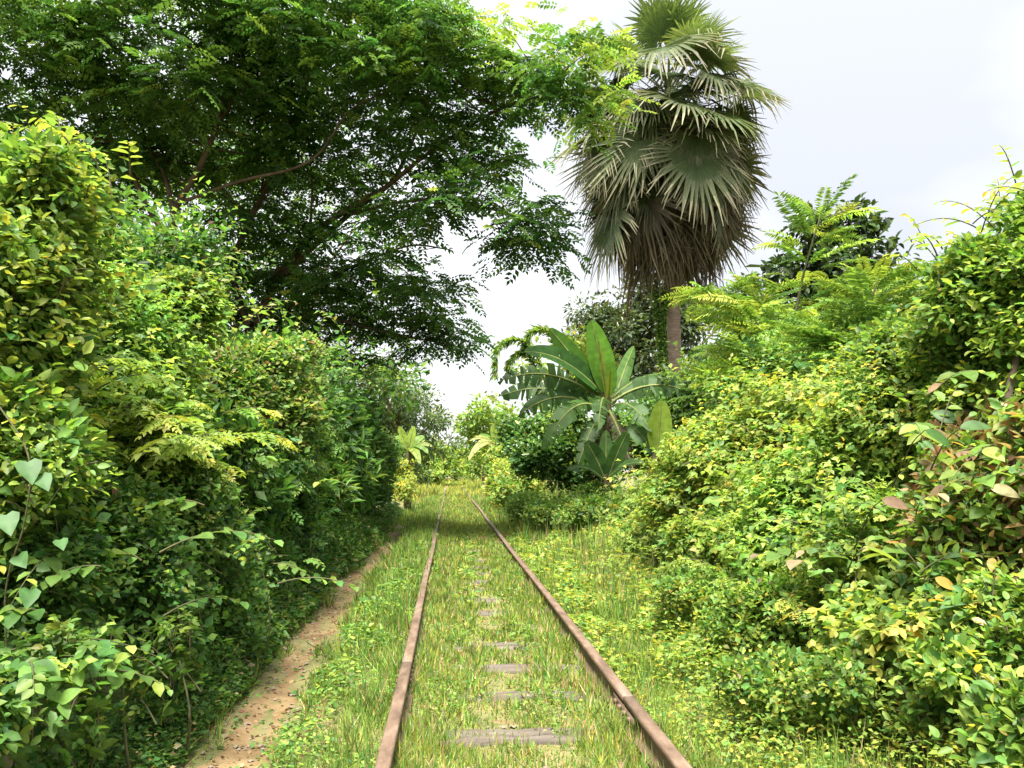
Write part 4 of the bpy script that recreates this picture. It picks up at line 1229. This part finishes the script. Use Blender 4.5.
def sprays(name, label, cat, spots, n, length, spec, style, leaf, group, tpl='diamond', pairs=5, mat='leaf', up=.5, nodes=9, parts=0):
    """long loose shoots arching out of a thicket: spots are (px, py, Y, spread m)"""
    base = at(*spots[0][:3]); base[2] = float(gz(base[0], base[1]))
    root = thing(name, label, cat, base, group)
    LV = Leaves(); t = Tubes()
    for (px, py, Y, sp) in spots:
        c = at(px, py, Y)
        for k in range(n):
            b = c + rng.normal(0, sp, 3) * np.array([1, 1, .5])
            a = rng.random() * 2 * math.pi
            toward = nrm(CAM - c) * .5
            d = nrm(np.array([math.cos(a), math.sin(a) * .7, 0]) * .8 + toward + UP * up * (1 + rng.normal(0, .4)))
            L = length * math.exp(rng.normal(0, .3))
            p = np.array([b + d * L * u - UP * .45 * L * u * u for u in np.linspace(0, 1, nodes + 3)])
            t.add(p, np.linspace(.0045, .0012, len(p)), 4)
            q = p[2:]; m = len(q); u = np.linspace(.2, 1, m)
            ax = nrm(np.gradient(q, axis=0)); sd_ = nrm(np.cross(ax, UP)) * np.where(np.arange(m) % 2, 1, -1)[:, None]
            D = nrm(ax * .6 + sd_ * .9 - UP * .15 + rng.normal(0, .15, (m, 3)))
            col = pick_cols(m, spec, u)
            sz = np.exp(rng.normal(0, .2, m)) * (1.15 - .6 * u)
            if style == 'pinnate':
                LV.add(*compound(q, D, UP + rng.normal(0, .25, (m, 3)), leaf[0] * sz, pairs, leaf[1], leaf[1] * .5, col, droop=.25))
            else:
                LV.add(q, D, UP + toward * .5 + rng.normal(0, .3, (m, 3)), leaf[0] * sz, leaf[1] * sz, col)
    A = LV.cat()
    if parts:
        idx = np.argsort(-(A[3] / np.linalg.norm(A[0] - CAM, axis=1)))[:parts]
        leaf_parts(root, A, idx, 'oval' if tpl != 'heart' else tpl, mat, spec)
        mk = np.ones(len(A[0]), bool); mk[idx] = False
        A = [x[mk] for x in A]
    obj('foliage', LV.mesh('foliage', tpl, A), M[mat], root, 'stuff')
    t.build('stems', M['stem'], root, 'stuff')
    return root

sprays('pinnate_shrub', 'fan shaped lime green leaf sprays hanging out of the left thicket', 'shrub', [(150, 430, 4.4, .16), (175, 455, 4.4, .16), (110, 450, 4.1, .15), (90, 400, 4.2, .15), (205, 430, 4.9, .18)], 9, .34,
       [(2, LT), (6, LIME), (1, YEL)], 'pinnate', (.13, .34), GL)
sprays('arching_bramble', 'arching leafy shoots sticking up from the tops of the left thicket', 'bramble', [(235, 345, 6.6, .3), (300, 345, 7.6, .35), (190, 300, 5.6, .25), (130, 290, 4.9, .25), (345, 375, 9.5, .4)], 8, .5,
       [(2, MID), (4, LT), (3, (.20, .24, .08)), (.6, RED)], 'simple', (.075, .042), GL, up=1.3, tpl='diamond')
sprays('trailing_vine', 'trailing vine with mid sized leaves draped over the lower left thicket', 'vine', [(60, 560, 3.4, .2), (150, 560, 3.9, .22), (220, 540, 4.8, .25), (100, 620, 3.4, .2), (260, 470, 6, .3), (10, 660, 2.8, .15)], 7, .3,
       [(3, MID), (5, LT), (2, LIME)], 'simple', (.07, .055), GL, up=.2, tpl='oval', parts=60)
sprays('drooping_bough', 'long drooping boughs of fine leaflets over the shaded part of the footpath', 'shrub', [(285, 430, 8.3, .28), (312, 440, 9.6, .3), (330, 455, 11.5, .35), (262, 480, 7.2, .22)], 8, .5,
       [(3, MID), (5, LT), (1, LIME)], 'pinnate', (.17, .30), GL, up=.3)
sprays('trailing_vine', 'loose vine shoots straggling over the right creeper mounds', 'vine', [(720, 470, 7.4, .3), (790, 440, 6.8, .3), (850, 420, 5.4, .25), (820, 500, 4.9, .25), (880, 520, 4.2, .2), (760, 540, 5.8, .25), (930, 440, 4.4, .2)], 8, .36,
       [(2, MID), (5, LT), (6, LIME), (1.5, YEL)], 'simple', (.075, .058), GR, up=.4, tpl='oval', parts=60)
sprays('feathery_weed', 'pale feathery weed shoots among the creepers on the right bank', 'weeds', [(700, 560, 6.4, .25), (760, 580, 5.2, .25), (830, 590, 4.4, .2), (740, 500, 7, .3)], 9, .34,
       [(2, LT), (6, LIME), (2, YEL)], 'pinnate', (.11, .25), GR, up=.9)
sprays('broad_leaved_vine', 'vine with big soft leaves hanging over the right edge of the bank', 'vine', [(930, 430, 4.1, .15), (985, 400, 3.9, .15), (870, 570, 3.9, .15), (940, 590, 3.4, .12), (1000, 470, 3.6, .12)], 4, .32,
       [(3, (.08, .16, .06)), (4, LT), (3, LIME), (1, (.24, .17, .10)), (.7, TAN)], 'simple', (.12, .075), GR, up=.3, tpl='oval', nodes=6, parts=60)
sprays('leafy_shoots', 'thin leafy shoots rising from the tall bush at the right edge', 'bush', [(1000, 235, 4.1, .18), (960, 260, 4.3, .15), (1030, 210, 4, .15)], 9, .36,
       [(3, LT), (6, LIME), (2, YEL)], 'simple', (.062, .034), GR, up=1.2, tpl='oval')
sprays('leafy_shoots', 'thin leafy shoots rising from the tall bush at the left edge', 'bush', [(30, 170, 3.5, .18), (75, 170, 3.6, .14), (-10, 190, 3.3, .15)], 9, .32,
       [(3, LT), (6, LIME), (2, YEL)], 'simple', (.058, .034), GL, up=1.0, tpl='oval')

# heart shaped climber leaves at the left edge
hb = at(20, 520, 2.75); hb[2] = float(gz(hb[0], hb[1]))
hv = thing('heart_leaved_vine', 'vine with large heart shaped leaves hanging at the left edge', 'vine', hb)
p = crom([at(15, 740, 2.9), at(5, 600, 2.85), at(25, 520, 2.8), at(28, 455, 2.8), at(-5, 400, 2.85)], 40)
t = Tubes(); t.add(np.vstack([[p[0][0], p[0][1], gz(p[0][0], p[0][1])], p]), .003, 5); t.build('vine_stem', M['stem'], hv)
HL = [((28, 462), (34, 490), .105, (.075, .155, .045)), ((40, 476), (54, 498), .085, MID), ((6, 515), (12, 540), .10, MID), ((30, 590), (26, 612), .085, MID), ((18, 556), (30, 574), .075, LT), ((60, 540), (66, 556), .06, LT)]
Pn = np.array([at(a[0], a[1], 2.72) for a, b, s, c in HL]); Pt = np.array([at(b[0], b[1], 2.66) for a, b, s, c in HL])
sz = np.array([s * .82 for _, _, s, _ in HL])
leaf_parts(hv, [Pn, Pt - Pn, np.array([[.55, -.9, .15]] * len(HL)) + rng.normal(0, .15, (len(HL), 3)), sz, sz * .9, np.array([c for *_, c in HL])], range(len(HL)), 'heart', 'leaf', [(1, (.034, .10, .025)), (1, (.045, .115, .028))])

# ================================================================== RIGHT BANK
shrub('vine_covered_bush', 'tall lime green creeper covered bush at the right edge against the sky', 'bush', [LB(1005, 285, 4.1, (.36, .4, .32)), LB(965, 270, 4.3, (.2, .25, .18)), LB(1035, 230, 4.0, (.26, .3, .26)), LB(975, 345, 4.5, (.42, .4, .3)), LB(1060, 350, 3.9, .4), LB(925, 365, 5.0, (.36, .4, .3)), LB(1000, 410, 4.3, (.4, .35, .3))],
      tpl='oval', spec=S_LIME, leaf=(.05, .03), dens=3300, shoot=.34, nodes=7, parts=140, group=GR, droop=.3, base=at(1012, 600, 3.9))
wood = Tubes(); pw = crom([at(1030, 640, 3.75), at(1010, 540, 3.75), at(1018, 460, 3.72), at(1008, 400, 3.75), at(1016, 355, 3.85), at(1004, 310, 4.0), at(1010, 270, 4.1)], 30)
wood.add(pw, np.linspace(.026, .011, 30), 8)
rr = [o for o in C.objects if o.get('label', '').startswith('tall lime green creeper')][0]
wood.build('trunk', M['dark_bark'], rr)
VS = [(1, MID), (4, LT), (9, LIME), (4, YEL)]
shrub('vine_mound', 'yellow green creeper mound covering the bank right of the banana plants', 'creeper', [LB(700, 500, 8.2, (.75, .8, .55)), LB(665, 535, 9.2, (.45, .6, .34)), LB(770, 460, 7.6, (.85, .8, .6)), LB(740, 540, 6.6, (.55, .6, .4)), LB(830, 420, 7.2, (.8, .8, .55))],
      style='tri', spec=VS, tpl='diamond', leaf=(.05, .035), dens=3200, shoot=.26, nodes=5, parts=120, group=GR, up=.8)
shrub('vine_mound', 'light green creeper mound on the near right bank below the tall bush', 'creeper', [LB(860, 470, 5.4, (.62, .6, .5)), LB(920, 420, 5.0, (.5, .5, .42)), LB(810, 540, 5.2, (.5, .5, .4)), LB(870, 560, 4.4, (.42, .4, .35))],
      style='tri', spec=[(2, MID), (5, LT), (7, LIME), (2.5, YEL)], tpl='diamond', leaf=(.045, .031), dens=4700, shoot=.24, nodes=5, parts=150, group=GR, up=.7)
shrub('tangled_bush', 'tangled bush with withered brown and yellow leaves at the right edge', 'bush', [LB(960, 520, 3.9, (.36, .35, .32)), LB(1015, 560, 3.6, (.34, .3, .35)), LB(1000, 450, 4.0, (.34, .35, .3)), LB(1060, 480, 3.5, .36)],
      spec=[(.25, BROWN), (1.3, (.30, .205, .115)), (2, MID), (6, LT), (6, LIME), (1, (.33, .25, .06))], leaf=(.062, .034), dens=2100, shoot=.3, nodes=6, parts=150, group=GR, top_young=False, droop=.5, spread=1.6)
shrub('lime_herb', 'lime green leafy herb near the bottom right corner', 'herb', [LB(905, 640, 3.4, (.26, .25, .17)), LB(860, 620, 3.8, (.2, .2, .15)), LB(950, 610, 3.5, (.18, .2, .16))],
      style='tri', spec=VS, leaf=(.05, .035), dens=2600, shoot=.2, nodes=5, parts=120, group=GR, up=1.0)
shrub('leafy_herb', 'fresh green herb in the bottom right corner', 'herb', [LB(960, 690, 3.1, (.26, .25, .22)), LB(1015, 650, 3.1, (.26, .25, .25)), LB(1030, 730, 2.7, (.24, .22, .2))],
      spec=[(2, MID), (5, LT), (6, LIME), (1.5, YEL), (.5, TAN)], leaf=(.05, .028), dens=2900, shoot=.24, nodes=6, parts=90, group=GR)
shrub('weed_clump', 'leafy weed clump on the slope between rail and creeper mound', 'weeds', [LB(740, 620, 4.8, (.3, .35, .16)), LB(790, 600, 4.7, (.32, .35, .22)), LB(700, 585, 5.8, (.35, .4, .16)), LB(840, 680, 3.5, (.28, .28, .16)), LB(780, 680, 3.6, (.25, .3, .12))],
      spec=[(2, MID), (5, LT), (6, LIME), (1.5, YEL), (.8, TAN), (.4, BROWN)], tpl='diamond', leaf=(.038, .026), dens=3800, shoot=.2, nodes=6, parts=100, group=GR, up=.9)
shrub('low_shrub', 'low mid green shrub at the foot of the banana plants', 'shrub', [LB(565, 512, 14, (.7, .8, .3)), LB(615, 510, 13, (.7, .8, .3)), LB(650, 503, 13, (.5, .6, .4)), LB(525, 505, 16.5, (.5, .9, .35)), LB(590, 500, 15, (.6, .6, .4))],
      spec=[(3, MID), (5, LT), (4, LIME), (.8, YEL)], leaf=(.07, .04), dens=1300, shoot=.35, nodes=7, group=GR, tpl='diamond')
shrub('glossy_dark_shrub', 'dark glossy shrub left below the big banana leaves', 'shrub', [LB(545, 455, 17.5, (.7, .8, .7)), LB(525, 440, 18.5, (.7, .8, .6)), LB(560, 430, 18, (.8, .8, .7)), LB(580, 470, 17.5, (.8, .8, .6))],
      spec=S_MID, leaf=(.12, .07), dens=520, shoot=.45, nodes=6, group=GR, mat='glossy')
shrub('sunlit_bush', 'yellow green bush on the right where the track disappears', 'bush', [LB(505, 465, 27, (1.0, 1.2, .8)), LB(490, 480, 26, (.7, 1, .5)), LB(520, 475, 24, (.8, 1, .7)), LB(500, 490, 23, (.6, 1, .45))],
      spec=[(1, MID), (4, LT), (6, LIME), (4, YEL)], leaf=(.13, .075), dens=420, shoot=.4, nodes=6, group=GR, tpl='diamond')  # leaf colours lightened to carry the sunlit glow of the far end
shrub('backdrop_bush', 'mid green bush behind the young banana plant', 'bush', [LB(680, 440, 18, (1.2, 1, 1.1)), LB(720, 400, 16, (1.2, 1, 1.1)), LB(640, 440, 19, (1.1, 1, 1.2)), LB(760, 400, 14, (1.1, 1, 1.0))],
      spec=S_MID, leaf=(.12, .07), dens=460, shoot=.5, nodes=7, group=GR, tpl='diamond')
shrub('backdrop_bush', 'green bush between the feathery shrubs and the near creeper mound', 'bush', [LB(850, 370, 9.5, (1.0, .9, .7)), LB(930, 370, 7.0, (.8, .7, .6)), LB(1010, 400, 5.6, (.6, .6, .6)), LB(790, 390, 10.5, (1.0, .9, .7))],
      spec=[(3, MID), (5, LT), (2, LIME)], leaf=(.085, .05), dens=800, shoot=.45, nodes=7, group=GR, tpl='diamond')
# far bushes closing the view where the line vanishes
for k, (px, Y, r, lab) in enumerate([(452, 95, 2.2, 'far bush left of the vanishing point of the track'), (475, 80, 2.2, 'far bush right of the vanishing point of the track'), (432, 60, 1.8, 'green bush left of the track beyond the sunlit bush'), (520, 70, 3.0, 'green bush behind the yellowish banana plant'), (395, 60, 3, 'green bush behind the small pale banana plant')]):
    shrub('far_bush', lab, 'bush', [LB(px, 466, Y, (r * 1.3, r, r * .75)), LB(px + (8 if k % 2 else -8), 462, Y + 2, (r, r, r * .8))], spec=[(1, MID), (4, LT), (5, LIME), (2, YEL)], leaf=(.26, .15), dens=90, shoot=.6, nodes=6, group='far bushes', tpl='diamond', stems=4)

# single large leaves standing out of the right bank
big = thing('broad_leaved_climber', 'climber with a few large pale leaves spread over the right bank', 'climber', at(960, 640, 3.7))
BLV = [((990, 488), (1020, 494), .15, (.40, .36, .2)), ((925, 430), (952, 445), .12, MID), ((882, 500), (908, 506), .12, (.22, .14, .09)),
       ((865, 548), (900, 558), .13, LIME), ((960, 428), (990, 424), .13, (.08, .16, .05)), ((935, 578), (955, 588), .1, (.34, .25, .05)), ((998, 575), (1004, 596), .1, (.34, .22, .05))]
Yb = 3.36
Pn = np.array([at(a[0], a[1], Yb) for a, b, s, c in BLV]); Pt = np.array([at(b[0], b[1], Yb - .03) for a, b, s, c in BLV]); sz = np.array([np.linalg.norm(q - p_) * 1.1 for p_, q in zip(Pn, Pt)])
leaf_parts(big, [Pn, Pt - Pn, np.array([[-.25, -.5, .9]] * len(BLV)) + rng.normal(0, .35, (len(BLV), 3)), sz, sz * .5, np.array([c for *_, c in BLV])], range(len(BLV)), 'oval', 'leaf', [(1, c) for *_, c in BLV])
t = Tubes()
for q in Pn:
    t.add(crom([q + np.array([.12, .5, -.25]), q + np.array([.06, .22, -.06]), q], 8), np.linspace(.005, .002, 8), 4)
t.build('vine_stem', M['stem'], big, None)
